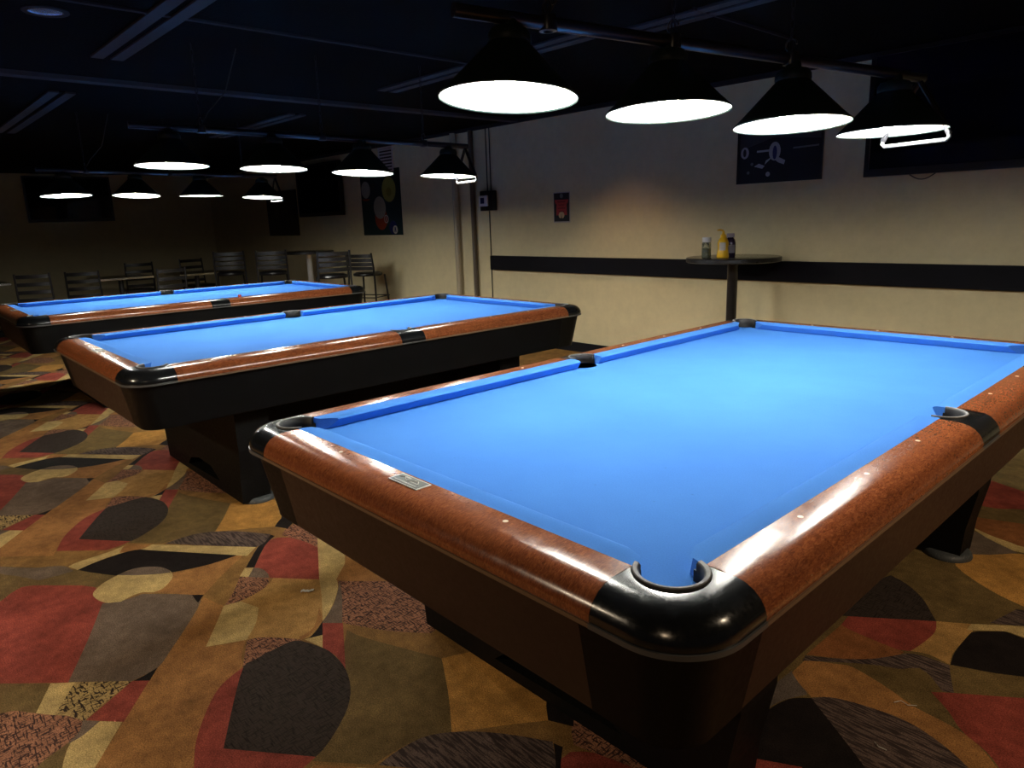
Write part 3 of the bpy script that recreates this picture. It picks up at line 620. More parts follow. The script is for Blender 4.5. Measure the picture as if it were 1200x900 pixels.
        bm = bmesh.new(); sweep(bm, sd, L / 2 - HS, L / 2 + HS, [(0.166, 0.7425), (0.1725, 0.7420), (0.1725, 0.7345), (0.162, 0.7345)], 1); obj('cap_edge_trim', bm, trimg_m, cp)
        bm = bmesh.new(); rows = []
        for k in range(25):
            a = radians(-100 + 200 * k / 24)
            rows.append([P3(sd, L / 2 + r * sin(a), 0.045 + r * cos(a), z) for r, z in ((0.052, 0.7995), (0.0555, 0.8035), (0.062, 0.8042), (0.0635, 0.802), (0.0635, 0.78), (0.052, 0.78))])
        V = grid_loft(bm, rows, close=True); bm.faces.new(V[0]); bm.faces.new(V[-1]); ring_mats(bm)
        rg = obj('pocket_ring', bm, [pocket_m, ring_m], root, 50)
        bm = bmesh.new(); rows = []
        for k in range(25):
            a = radians(-105 + 210 * k / 24)
            rows.append([P3(sd, L / 2 + r * sin(a), 0.045 + r * cos(a), z) for r, z in ((0.055, 0.785), (0.053, 0.70), (0.049, 0.66), (0.0, 0.645), (0.0, 0.640), (0.053, 0.655), (0.058, 0.70), (0.059, 0.785))])
        grid_loft(bm, rows, close=True)
        rows = []
        for k in range(9):
            a = radians(105 + 150 * k / 8); rows.append([P3(sd, L / 2 + r * sin(a), 0.045 + r * cos(a), z) for r, z in ((0.053, 0.735), (0.049, 0.66), (0.0, 0.645))])
        grid_loft(bm, rows); obj('pocket_cup', bm, pocket_m, rg, 50)
    # cushions
    CP = [(0.0575, 0.7998), (0.038, 0.8001), (0.022, 0.7998), (0.010, 0.7990), (0.002, 0.7965), (-0.001, 0.793), (0.001, 0.788), (0.016, 0.7655), (0.022, 0.7655), (0.0575, 0.7655)]
    cs = [('near', 0, W), ('far', 0, W), ('right', 0, L / 2), ('right', L / 2, L), ('left', 0, L / 2), ('left', L / 2, L)]
    for sd, a, b2 in cs:
        ln = SIDES[sd][3]
        def cut(s, e, end):       # mitred ends: corner ends cut back by ~55 degrees, side pocket ends steeper
            cornerend = (s < 0.01 or s > ln - 0.01)
            k = ((0.088 - 2.3 * max(0, e)) if e < 0.022 else (0.0374 - 0.35 * (e - 0.022))) if cornerend else (0.066 - 0.12 * max(0, e))
            return s + k if end == 0 else s - k
        bm = bmesh.new(); rows = []
        for t in range(9):
            f = t / 8; row = []
            for e, z in CP:
                s0, s1 = cut(a, e, 0), cut(b2, e, 1); row.append(P3(sd, s0 + (s1 - s0) * f, e, z))
            rows.append(row)
        V = grid_loft(bm, rows, close=True); bm.faces.new(V[0]); bm.faces.new(V[-1])
        obj('cushion', bm, cloth_m, root, 35)
    # apron panels
    for sd in SIDES:
        ln = SIDES[sd][3]; g = CAPX + 0.045
        bm = bmesh.new(); pr = [(0.150, 0.7355), (0.1475, 0.722), (0.112, 0.532), (0.110, 0.526), (0.07, 0.526), (0.11, 0.7355)]
        sweep(bm, sd, g, ln - g, pr, 4); obj('apron_panel', bm, side_m if sd in ('right', 'left') else end_m, root)
    bm = bmesh.new(); box(bm, -0.085, W + 0.085, -0.085, L + 0.085, 0.530, 0.545); obj('cabinet_bottom', bm, ped_m, root)
    # pedestals: a broad slab with an arched underside and round foot pads
    for yc, sg in ((0.410, -1), (L - 0.410, 1)):
        bm = bmesh.new()
        out = [(0.015, 0.53), (0.02, 0.30), (0.05, 0.14), (0.06, 0.010), (1.21, 0.010), (1.22, 0.14), (1.25, 0.30), (1.255, 0.53)]
        hole = [(0.42, 0.045), (0.48, 0.095), (0.62, 0.125), (0.80, 0.120), (0.92, 0.060)]
        ctr = Vector((0.66, 0.08))
        def cast(poly, ang):
            d = Vector((cos(ang), sin(ang))); best = None
            for i in range(len(poly)):
                p = Vector(poly[i]) - ctr; q2 = Vector(poly[(i + 1) % len(poly)]) - ctr; e2 = q2 - p; den = d.x * e2.y - d.y * e2.x
                if abs(den) < 1e-9: continue
                t = (p.x * e2.y - p.y * e2.x) / den; u2 = (p.x * d.y - p.y * d.x) / den
                if t > 0 and -1e-6 <= u2 <= 1 + 1e-6 and (best is None or t > best): best = t
            return ctr + d * best
        angs = sorted({round(math.atan2(p[1] - ctr.y, p[0] - ctr.x), 5) for p in out + hole})
        def yy(side, z):
            a, b3 = -0.088 - 0.01 * (z - 0.03) / 0.5, 0.060 + 0.02 * (z - 0.03) / 0.5
            if sg > 0: a, b3 = -b3, -a
            return yc + (a if side < 0 else b3)
        rows = []
        for an in angs:
            po, ph = cast(out, an), cast(hole, an)
            rows.append([Vector((po.x, yy(-1, po.y), po.y)), Vector((po.x, yy(1, po.y), po.y)), Vector((ph.x, yy(1, ph.y), ph.y)), Vector((ph.x, yy(-1, ph.y), ph.y))])
        rows.append(rows[0]); grid_loft(bm, rows, close=True); bmesh.ops.remove_doubles(bm, verts=bm.verts, dist=1e-5)
        lg = obj('leg', bm, ped_m, root)
        for x in (0.115, 1.155):
            for dy in (0,):
                bm = bmesh.new(); lathe(bm, [(0.0, 0.026), (0.072, 0.026), (0.082, 0.019), (0.088, 0.006), (0.087, 0.0), (0.0, 0.0)], 28, Matrix.Translation((x, yc + 0.01 * -sg, 0))); obj('foot_pad', bm, pad_m, lg, 40)
    bm = bmesh.new(); box(bm, 0.42, 0.85, 0.52, L - 0.52, 0.30, 0.53, bev=0.01); obj('ball_return_box', bm, ped_m, root)
    # name plate on the near rail
    bm = bmesh.new(); box(bm, 0.577, 0.689, -0.1085, -0.0655, 0.8003, 0.8022, bev=0.0008); pl_ = obj('name_plate', bm, plate_m, root)
    bm = bmesh.new(); box(bm, 0.582, 0.684, -0.1045, -0.0695, 0.8018, 0.8027); obj('plate_field', bm, platei_m, pl_)
    bm = bmesh.new()
    tube(bm, [(0.590 + 0.02 * k / 6 * 4, -0.085 + 0.008 * sin(k * 1.7), 0.803) for k in range(7)], 0.0012, 5)
    box(bm, 0.592, 0.675, -0.1005, -0.098, 0.8026, 0.8031); box(bm, 0.605, 0.625, -0.080, -0.074, 0.8026, 0.8031); box(bm, 0.635, 0.668, -0.090, -0.087, 0.8026, 0.8031)
    obj('plate_emblem', bm, plate_m, pl_)
TG = 'nine foot pool tables with blue cloth'
t1 = empty('pool_table', 'nearest and largest pool table, blue cloth, its black corner pocket in front of the camera', 'pool table', (0, 0, 0), 0, TG)
make_table(t1, apron_brown, apron_brown)
t2 = empty('pool_table', 'middle of the three blue pool tables, between the near one and the far left one', 'pool table', (-2.720, 0.002, 0), -0.0053, TG)
make_table(t2, apron_shaded, apron_brown)
t3 = empty('pool_table', 'farthest pool table at the left edge, partly hidden behind the middle table', 'pool table', (-5.6073, 0.0616, 0), -0.0145, TG)
make_table(t3, apron_shaded, apron_brown)
# cube of chalk on the far table's rail
bm = bmesh.new(); box(bm, -0.011, 0.011, -0.011, 0.011, 0, 0.02, bev=0.002)
ch = tag(obj('chalk_cube', bm, chalk_m), 'small red chalk cube on the rail of the farthest pool table', 'chalk'); ch.location = (-4.245, 1.51, 0.8005)

# ------------------------------------------------------------------ hanging lights
def fixture(label, shades, tilts, ext0, ext1, hooks):
    """shades: rim centres in the room; one bar above them"""
    P = [Vector(s) for s in shades]
    d = (P[-1] - P[0]).normalized(); mid = (P[0] + P[-1]) / 2; up = Vector((0, 0, 1))
    root = empty('hanging_billiard_light', label, 'hanging light', (mid.x, mid.y, mid.z + 0.215), 0, 'four shade hanging lights over the pool tables')
    O = Vector(root.location)
    a = P[0] - d * ext0 + up * 0.215; b = P[-1] + d * ext1 + up * 0.215
    bm = bmesh.new(); tube(bm, [a - O, b - O], 0.0185, 16); obj('bar', bm, bar_m, root, 40)
    for p, (tx, ty) in zip(P, tilts):
        n = Vector((sin(tx), sin(ty), 1)).normalized()
        Rm = up.rotation_difference(n).to_matrix().to_4x4()
        M = Matrix.Translation(p - O) @ Rm
        r = 0.2
        bm = bmesh.new(); lathe(bm, [(0.197, 0.004), (0.2, 0.0), (0.2015, 0.004), (0.17, 0.034), (0.12, 0.086), (0.062, 0.146), (0.060, 0.150), (0.062, 0.156), (0.061, 0.172), (0.052, 0.186), (0.028, 0.192), (0.024, 0.214), (0.0, 0.214)], 48, M)
        sh = obj('lamp_shade', bm, shade_m, root, 40)
        bm = bmesh.new(); lathe(bm, [(0.1985, 0.0025), (0.168, 0.0315), (0.117, 0.084), (0.058, 0.144), (0.0, 0.150)], 48, M); obj('shade_liner', bm, liner_m, sh, 40)
        bm = bmesh.new(); lathe(bm, [(0.0, 0.001), (0.02, 0.004), (0.036, 0.015), (0.042, 0.031), (0.038, 0.050), (0.026, 0.076), (0.017, 0.094), (0.016, 0.148)], 20, M); obj('bulb', bm, bulb_m, sh, True)
    # triangular end bracket with a pale rod under the last shade, and its twin at the near end
    for p, sg in ((P[-1], 1),):
        c = p + d * sg * 0.15 - up * 0.012; side = Vector((d.y, -d.x, 0)).normalized()
        top = c + up * 0.215
        for s in (-1, 1):
            bm = bmesh.new(); tube(bm, [top - O, c + side * s * 0.125 + up * 0.03 - O, c + side * s * 0.14 - up * 0.0 - O], 0.011, 8); obj('bracket_arm', bm, bar_m, root, 40)
        bm = bmesh.new(); k = []
        for s in (-1, 1):
            k.append([c + side * s * 0.14 + up * 0.0, c + side * s * 0.142 - up * 0.012, c + side * s * 0.132 - up * 0.022])
        pts = k[0] + [k[1][2], k[1][1], k[1][0]]
        tube(bm, [q - O for q in pts], 0.008, 8); obj('bracket_rod', bm, rodw_m, root, 40)
    # suspension: hook, chain and cord up to the ceiling
    for t in hooks:
        q = P[0].lerp(P[-1], t) + up * 0.215
        bm = bmesh.new(); 
        lathe(bm, [(0.0, 0.024), (0.024, 0.022), (0.028, 0.0), (0.026, -0.02), (0.014, -0.022)], 16, Matrix.Translation(q - O)); obj('bar_collar', bm, bar_m, root, 40)
        h = CEIL - q.z - 0.03; nl = max(3, int(h / 0.032)); bm = bmesh.new()
        for k in range(nl):
            z = 0.03 + h * (k + 0.5) / nl; Mx = Matrix.Translation(q - O + up * z) @ Matrix.Rotation(pi / 2 * (k % 2), 4, 'Z')
            pts = [Mx @ Vector((0.007 * cos(u), 0, (h / nl * 0.62) * sin(u))) for u in [2 * pi * j / 10 for j in range(11)]]
            tube(bm, pts, 0.002, 5, caps=False)
        obj('chain', bm, dgrey_m, root)
        bm = bmesh.new(); tube(bm, [q - O + Vector((0.02 * cos(u), 0.0, 0.045 + 0.02 * sin(u))) for u in [2 * pi * j / 14 for j in range(12)]], 0.0035, 6); obj('hook', bm, bar_m, root, True)
    bm = bmesh.new(); q = P[0].lerp(P[-1], hooks[0]) + up * 0.215; q2 = q + d * 0.25; q2.z = CEIL - 0.005
    tube(bm, [q - O + up * 0.02, q + d * 0.05 + up * 0.1 - O, q + d * 0.16 + up * 0.22 - O, q2 - O], 0.0035, 6); obj('power_cord', bm, wire_m, root)
Z8 = 0.8
fixture('large dark shaded four lamp hanging light above the nearest table', [(0.332, 0.537, 0.911 + Z8), (0.483, 1.101, 0.895 + Z8), (0.643, 1.627, 0.870 + Z8), (0.780, 2.187, 0.863 + Z8)],
        [(-0.012, 0.077), (-0.033, 0.024), (-0.035, 0.034), (-0.011, 0.004)], 0.16, 0.17, (0.08, 0.35, 0.66))
fixture('four lamp hanging light above the middle table, in front of the ball poster', [(-2.54, 0.535, 0.941 + Z8), (-2.43, 1.10, 0.929 + Z8), (-2.34, 1.675, 0.909 + Z8), (-2.26, 2.33, 0.895 + Z8)],
        [(-0.016, 0.02), (-0.02, 0.035), (-0.012, 0.06), (0.012, 0.05)], 0.2, 0.17, (0.1, 0.5, 0.9))
fixture('farthest hanging light at the left, its four lamps in front of the dark wall', [(-5.42, 0.563, 0.908 + Z8), (-5.41, 1.128, 0.908 + Z8), (-5.40, 1.71, 0.905 + Z8), (-5.37, 2.32, 0.887 + Z8)],
        [(-0.05, -0.01), (-0.06, 0.05), (0.0, 0.01), (-0.03, 0.05)], 0.2, 0.17, (0.1, 0.5, 0.9))

# ------------------------------------------------------------------ things on the back wall
YW = 4.55
def Mw(x, z, y=YW): return Matrix.Translation((x, y, z))
def poly_wall(bm, pts, y, mi=0, th=0.0015):
    """pts in (x,z) on the back wall, thin layer in front of it"""
    a = [bm.verts.new((x, y, z)) for x, z in pts]; b = [bm.verts.new((x, y - th, z)) for x, z in pts]
    bm.faces.new(a).material_index = mi; bm.faces.new(b[::-1]).material_index = mi
    n = len(pts)
    for i in range(n): bm.faces.new((a[i], a[(i + 1) % n], b[(i + 1) % n], b[i])).material_index = mi
def disc(cx, cz, rx, rz, n=22, a0=0, a1=2 * pi): return [(cx + rx * cos(a0 + (a1 - a0) * k / n), cz + rz * sin(a0 + (a1 - a0) * k / n)) for k in range(n)]
# flyer
x0, x1, z0, z1 = -3.345, -3.115, 1.335, 1.640
e = empty('wall_flyer', 'small black and red flyer with white border on the wall', 'poster', ((x0 + x1) / 2, YW, z0))
def rel(o, e):
    o.parent = e; o.matrix_parent_inverse = Matrix.Identity(4); o.location = -Vector(e.location); return o
bm = bmesh.new(); box(bm, x0, x1, YW - 0.004, YW - 0.0005, z0, z1); rel(obj('paper', bm, flat('flyer_white', (0.45, 0.40, 0.38))), e)
bm = bmesh.new(); poly_wall(bm, [(x0 + .008, z0 + .012), (x1 - .008, z0 + .012), (x1 - .008, z1 - .008), (x0 + .008, z1 - .008)], YW - 0.004, 0)
cx = (x0 + x1) / 2
poly_wall(bm, [(x0 + .02, z1 - .075), (x1 - .02, z1 - .075), (x1 - .03, z1 - .11), (x1 - .045, z1 - .12), (x1 - .04, z0 + .075), (x0 + .04, z0 + .075), (x0 + .045, z1 - .12), (x0 + .03, z1 - .11)], YW - 0.0055, 1)
for k, w in enumerate((.055, .04, .05, .038)): poly_wall(bm, [(cx - w, z1 - .09 - .032 * k), (cx + w, z1 - .09 - .032 * k), (cx + w, z1 - .102 - .032 * k), (cx - w, z1 - .102 - .032 * k)], YW - 0.007, 2)
poly_wall(bm, disc(cx, z1 - .037, .022, .022), YW - 0.0055, 3)
poly_wall(bm, disc(cx, z0 + .075, .04, .035), YW - 0.007, 4)
poly_wall(bm, [(x0 + .012, z0 + .02), (x1 - .012, z0 + .02), (x1 - .012, z0 + .055), (cx + .03, z0 + .04), (cx + .006, z0 + .045), (cx, z0 + .085), (cx - .006, z0 + .045), (cx - .03, z0 + .04), (x0 + .012, z0 + .055)], YW - 0.0085, 0)
rel(obj('print', bm, [flat('flyer_black', (0.015, 0.015, 0.02)), flat('flyer_red', (0.42, 0.035, 0.04)), flat('flyer_darkred', (0.2, 0.015, 0.02)), flat('flyer_grey', (0.16, 0.18, 0.2)), flat('flyer_moon', (0.62, 0.45, 0.24))]), e)
# thermostat box and conduits
e = empty('thermostat', 'small black wall box with a pale thermostat face beside the conduit', 'thermostat', (-4.34, YW, 1.60))
bm = bmesh.new(); box(bm, -0.11, 0.11, -0.07, -0.0005, -0.11, 0.11, bev=0.008); obj('backbox', bm, bezel_m, e)
bm = bmesh.new(); box(bm, -0.10, 0.045, -0.095, -0.0695, -0.06, 0.06, bev=0.01); fc = obj('face', bm, white_m, e)
bm = bmesh.new(); box(bm, -0.07, -0.005, -0.097, -0.0945, -0.03, 0.035); obj('display', bm, flat('display_blue', (0.02, 0.025, 0.09), 0.2), fc)
def pipe(name, x, z0, z1, r, m, label, cat='pipe', group=None):
    bm = bmesh.new(); tube(bm, [(x, YW - r - 0.001, z0), (x, YW - r - 0.001, z1)], r, 12); tag(obj(name, bm, m, smooth=40), label, cat, group)
pipe('conduit', -4.38, 1.71, CEIL - 0.03, 0.006, wire_m, 'left one of two thin conduits rising from the thermostat box', 'conduit')
pipe('conduit', -4.32, 1.71, CEIL - 0.03, 0.006, wire_m, 'right one of two thin conduits rising from the thermostat box', 'conduit')
pipe('conduit', -4.36, 0.10, 1.49, 0.006, wire_m, 'thin dark conduit running down from the thermostat to the floor', 'conduit')
pipe('wall_pipe', -4.93, 0.10, CEIL - 0.03, 0.038, pipe_m, 'thick cream painted pipe standing against the wall left of the thermostat')
pipe('wall_pipe', -4.62, 0.10, CEIL - 0.03, 0.03, pipeb_m, 'dark brown upright tube between the cream pipe and the thermostat')  # plain dark brown tube along the wall
# billiard picture
def framed(name, label, x0, x1, z0, z1, fm, bg, th=0.02, fw=0.012):
    e = empty(name, label, 'picture', ((x0 + x1) / 2, YW, z0))
    bm = bmesh.new()
    for a in ((x0, x1, z1 - fw, z1), (x0, x1, z0, z0 + fw), (x0, x0 + fw, z0 + fw, z1 - fw), (x1 - fw, x1, z0 + fw, z1 - fw)): box(bm, a[0], a[1], YW - th, YW - 0.0005, a[2], a[3])
    rel(obj('frame', bm, fm), e)
    bm = bmesh.new(); box(bm, x0 + fw, x1 - fw, YW - th * .6, YW - 0.001, z0 + fw, z1 - fw); rel(obj('backing', bm, bg), e)
    return e
x0, x1, z0, z1 = -1.245, -0.545, 1.600, 2.06
e = framed('framed_picture', 'black and white picture of a player aiming a cue at the rack', x0, x1, z0, z1, bezel_m, flat('pic_dark', (0.018, 0.018, 0.022), 0.3))
bm = bmesh.new(); y = YW - 0.0122
poly_wall(bm, [(x0 + .02, z1 - .02), (x1 - .02, z1 - .02), (x1 - .02, z1 - .16), (x0 + .3, z1 - .12), (x0 + .02, z1 - .20)], y, 0)
poly_wall(bm, [(x0 + .17, z0 + .235), (x0 + .28, z0 + .237), (x0 + .28, z0 + .252), (x0 + .17, z0 + .250)], y - .0016, 1)
poly_wall(bm, [(x0 + .47, z0 + .240), (x1 - .03, z0 + .245), (x1 - .03, z0 + .257), (x0 + .47, z0 + .252)], y - .0016, 2)
poly_wall(bm, disc(x0 + .065, z0 + .24, .035, .045), y - .0016, 1)
poly_wall(bm, disc(x0 + .065, z0 + .24, .014, .030), y - .0032, 3)
poly_wall(bm, disc(x0 + .32, z0 + .235, .048, .070), y - .0016, 1)
poly_wall(bm, disc(x0 + .322, z0 + .225, .018, .052), y - .0032, 4)
poly_wall(bm, [(x0 + .24, z0 + .14), (x0 + .30, z0 + .19), (x0 + .35, z0 + .15), (x0 + .40, z0 + .13), (x0 + .41, z0 + .16), (x0 + .36, z0 + .185), (x0 + .31, z0 + .20), (x0 + .25, z0 + .17)], y - .0016, 1)
poly_wall(bm, [(x0 + .15, z0 + .13), (x0 + .22, z0 + .11), (x0 + .24, z0 + .13), (x0 + .19, z0 + .15)], y - .0016, 1)
poly_wall(bm, disc(x0 + .27, z0 + .065, .018, .018), y - .0016, 1); poly_wall(bm, disc(x0 + .10, z0 + .085, .012, .012), y - .0016, 2); poly_wall(bm, disc(x0 + .13, z0 + .15, .012, .012), y - .0016, 2)
rel(obj('print', bm, [flat('pic_grey', (0.05, 0.05, 0.055), 0.3), flat('pic_white', (0.42, 0.40, 0.45), 0.3), flat('pic_mid', (0.15, 0.15, 0.17), 0.3), flat('pic_dark2', (0.03, 0.03, 0.035), 0.3), flat('pic_navy', (0.03, 0.035, 0.14), 0.3)]), e)
# ball poster
x0, x1, z0, z1 = -7.10, -6.13, 1.235, 2.10
e = framed('ball_poster', 'dark green poster of coloured billiard balls behind the middle light', x0, x1, z0, z1, flat('poster_edge', (0.01, 0.02, 0.03)), flat('poster_green', (0.010, 0.030, 0.032), 0.45), 0.012, 0.008)
bm = bmesh.new(); y = YW - 0.0075
def ball(cx, cz, r, mi, k=0): poly_wall(bm, disc(cx, cz, r, r), y - 0.0016 * k, mi)
ball(x0 + .12, z0 + .62, .115, 0); poly_wall(bm, disc(x0 + .12, z0 + .50, .10, .03, a0=pi, a1=2 * pi), y - .0016, 3)
ball(x1 - .27, z0 + .60, .165, 1); ball(x1 - .27, z0 + .57, .06, 4, 1)
ball(x0 + .47, z0 + .225, .155, 3); ball(x0 + .45, z0 + .37, .15, 0, 1)
ball(x0 + .60, z0 + .215, .055, 5, 2); ball(x0 + .60, z0 + .215, .04, 3, 3); poly_wall(bm, [(x0 + .592, z0 + .19), (x0 + .608, z0 + .19), (x0 + .608, z0 + .24), (x0 + .592, z0 + .24)], y - 0.0064, 5)
ball(x0 + .75, z0 + .10, .09, 2); ball(x0 + .80, z0 + .07, .055, 5, 1); poly_wall(bm, [(x0 + .78, z0 + .04), (x0 + .795, z0 + .04), (x0 + .80, z0 + .085), (x0 + .81, z0 + .04), (x0 + .825, z0 + .04), (x0 + .808, z0 + .105), (x0 + .79, z0 + .105)], y - .0032, 2)
ball(x0 + .30, z0 + .66, .05, 6)
rel(obj('print', bm, [flat('ball_white', (0.33, 0.33, 0.27)), flat('ball_yellow', (0.33, 0.30, 0.06)), flat('ball_blue', (0.015, 0.02, 0.12)), flat('ball_red', (0.30, 0.045, 0.012)), flat('ball_yellow_dark', (0.22, 0.20, 0.03)), flat('ball_number', (0.5, 0.45, 0.4)), flat('ball_dark', (0.03, 0.035, 0.03))]), e)
# dim framed picture
x0, x1, z0, z1 = -10.2, -9.1, 1.25, 1.98
e = framed('framed_picture', 'dim dark framed picture left of the far television on the back wall', x0, x1, z0, z1, bezel_m, flat('pic_brown', (0.04, 0.03, 0.022), 0.3))
bm = bmesh.new(); y = YW - 0.0122; poly_wall(bm, disc(x0 + .35, z0 + .42, .10, .13), y, 0); poly_wall(bm, disc(x0 + .8, z0 + .40, .09, .13), y, 1); poly_wall(bm, [(x0 + .2, z0 + .05), (x0 + .9, z0 + .05), (x0 + .85, z0 + .25), (x0 + .3, z0 + .28)], y, 1)
rel(obj('print', bm, [flat('pic_tan', (0.10, 0.085, 0.07)), flat('pic_tan2', (0.06, 0.05, 0.04))]), e)
# televisions
def tv(label, M, w, h):
    e = empty('television', label, 'television', (0, 0, 0)); e.matrix_world = M
    bm = bmesh.new()
    for a in ((-w / 2, w / 2, h / 2 - .03, h / 2), (-w / 2, w / 2, -h / 2, -h / 2 + .05), (-w / 2, -w / 2 + .03, -h / 2 + .05, h / 2 - .03), (w / 2 - .03, w / 2, -h / 2 + .05, h / 2 - .03)): box(bm, a[0], a[1], -0.09, -0.03, a[2], a[3])
    obj('bezel', bm, bezel_m, e)
    bm = bmesh.new(); box(bm, -w / 2 + .03, w / 2 - .03, -0.083, -0.05, -h / 2 + .05, h / 2 - .03); obj('screen', bm, screen_m, e)
    bm = bmesh.new(); box(bm, -w / 2 + .02, w / 2 - .02, -0.05, -0.025, -h / 2 + .02, h / 2 - .02); box(bm, -0.2, 0.2, -0.026, -0.0005, -0.2, 0.2); obj('rear_shell', bm, bezel_m, e)
    return e
t = tv('large black television on the back wall at the top right corner', Matrix.Translation((0.50, YW, 2.00)), 1.42, 0.82)
bm = bmesh.new(); tube(bm, [(-0.42 + 0.02 * k, -0.045, -0.41 - 0.035 * sin(pi * k / 8)) for k in range(9)], 0.004, 6); obj('cable', bm, wire_m, t)
tv('dark television on the back wall between the ball poster and the dim picture', Matrix.Translation((-8.22, YW, 1.92)), 1.33, 0.77)
tv('dark television on the far left wall behind the farthest hanging light', Matrix.Translation((-12.8, 2.09, 1.99)) @ Matrix.Rotation(pi / 2, 4, 'Z'), 1.33, 0.77)
# vent grille
e = empty('wall_vent', 'small white slatted vent high on the back wall above the ball poster', 'vent', (-6.42, YW, 2.22))
bm = bmesh.new()
for a in ((-0.17, 0.17, 0.14, 0.16), (-0.17, 0.17, -0.16, -0.14), (-0.17, -0.15, -0.14, 0.14), (0.15, 0.17, -0.14, 0.14)): box(bm, a[0], a[1], -0.015, -0.0005, a[2], a[3])
obj('frame', bm, white_m, e)
bm = bmesh.new(); box(bm, -0.15, 0.15, -0.004, -0.0005, -0.14, 0.14); obj('backing', bm, bezel_m, e)
bm = bmesh.new()
for k in range(7): box(bm, -0.15, 0.15, -0.013, -0.006, -0.125 + .04 * k, -0.105 + .04 * k)
obj('slats', bm, white_m, e)

# ------------------------------------------------------------------ high round tables
def high_table(loc, label, postm, r=0.36, h=1.04):
    e = empty('high_round_table', label, 'table', loc)
    bm = bmesh.new(); lathe(bm, [(0.0, h), (r - 0.01, h), (r - 0.004, h - 0.002), (r - 0.004, h - 0.036), (0.0, h - 0.036)], 48); tp = obj('table_top', bm, ttop_m, e, 40)
    bm = bmesh.new(); lathe(bm, [(r - 0.003, h - 0.003), (r, h - 0.006), (r, h - 0.034), (r - 0.006, h - 0.038), (r - 0.02, h - 0.039)], 48); obj('top_edge', bm, tedge_m, tp, 40)
    bm = bmesh.new(); lathe(bm, [(0.0, h - 0.037), (0.14, h - 0.037), (0.14, h - 0.044), (0.045, h - 0.05), (0.04, h - 0.06), (0.04, 0.05), (0.04, 0.045), (0, 0.045)], 24); obj('post', bm, postm, e, 40)
    bm = bmesh.new(); lathe(bm, [(0.0, 0.055), (0.06, 0.055), (0.20, 0.028), (0.25, 0.012), (0.255, 0.0), (0.0, 0.0)], 36); obj('base', bm, mblack_m, e, 40)
    return e
high_table((-1.03, 4.155, 0), 'tall round dark table by the wall, holding three condiment bottles', mblack_m)
high_table((-7.75, 3.98, 0), 'tall round bar table with a shiny post, far back left of the ball poster', steel_post_m)
# condiments
TX, TY, TZ = -1.13, 4.155, 1.0405
def at_table(px, py): return (px, py, TZ)
e = empty('spice_jar', 'small clear jar with white lid and green contents, leftmost of the condiments', 'jar', (-1.165, 3.985, TZ)); e.scale = (1.25, 1.25, 1.25)
bm = bmesh.new(); lathe(bm, [(0.0, 0.0), (0.026, 0.0), (0.028, 0.004), (0.028, 0.085), (0.022, 0.098), (0.022, 0.10), (0.0, 0.10)], 24); obj('glass_body', bm, glass_m, e, 40)
bm = bmesh.new(); lathe(bm, [(0.0, 0.003), (0.0245, 0.003), (0.0245, 0.055), (0.0, 0.06)], 20); obj('contents', bm, herb_m, e, 40)
bm = bmesh.new(); lathe(bm, [(0.024, 0.094), (0.027, 0.096), (0.027, 0.122), (0.024, 0.125), (0.0, 0.125)], 24); obj('lid', bm, white_m, e, 40)
e = empty('mustard_bottle', 'yellow squeeze bottle with a bent spout in the middle of the condiments', 'bottle', (-1.045, 4.025, TZ)); e.scale = (1.25, 1.25, 1.25)
bm = bmesh.new(); lathe(bm, [(0.0, 0.0), (0.034, 0.0), (0.037, 0.006), (0.033, 0.04), (0.030, 0.055), (0.033, 0.075), (0.034, 0.09), (0.026, 0.112), (0.016, 0.122), (0.015, 0.128), (0.0, 0.128)], 28); bt = obj('bottle_body', bm, yellow_m, e, 40)
bm = bmesh.new(); lathe(bm, [(0.0175, 0.122), (0.0175, 0.136), (0.009, 0.142), (0.006, 0.160), (0.0, 0.161)], 18); tube(bm, [(0, 0, 0.155), (-0.004, -0.002, 0.164), (-0.018, -0.012, 0.168), (-0.030, -0.022, 0.165)], [0.005, 0.0055, 0.005, 0.003], 8); obj('spout', bm, yellow_m, e, 40)
bm = bmesh.new(); rows = [[Vector((0.0352 * cos(a), 0.0352 * sin(a), z)) for a in [radians(-95 + 8 * k) for k in range(9)]] for z in (0.045, 0.092)]
grid_loft(bm, rows); obj('label_sticker', bm, lab_m, e)
e = empty('sauce_bottle', 'dark purple bottle with pale cap standing right behind the yellow bottle', 'bottle', (-1.035, 4.115, TZ)); e.scale = (1.25, 1.25, 1.25)
bm = bmesh.new(); lathe(bm, [(0.0, 0.0), (0.030, 0.0), (0.032, 0.004), (0.032, 0.085), (0.027, 0.105), (0.017, 0.118), (0.016, 0.126), (0.0, 0.126)], 26); obj('bottle_body', bm, purple_m, e, 40)
bm = bmesh.new(); lathe(bm, [(0.022, 0.120), (0.023, 0.140), (0.021, 0.144), (0.0, 0.144)], 20); obj('cap', bm, cap2_m, e, 40)
bm = bmesh.new(); rows = [[Vector((0.0325 * cos(a), 0.0325 * sin(a), z)) for a in [radians(-95 + 8 * k) for k in range(12)]] for z in (0.025, 0.075)]
grid_loft(bm, rows); obj('label_sticker', bm, flat('label_grey', (0.25, 0.24, 0.30)), e)

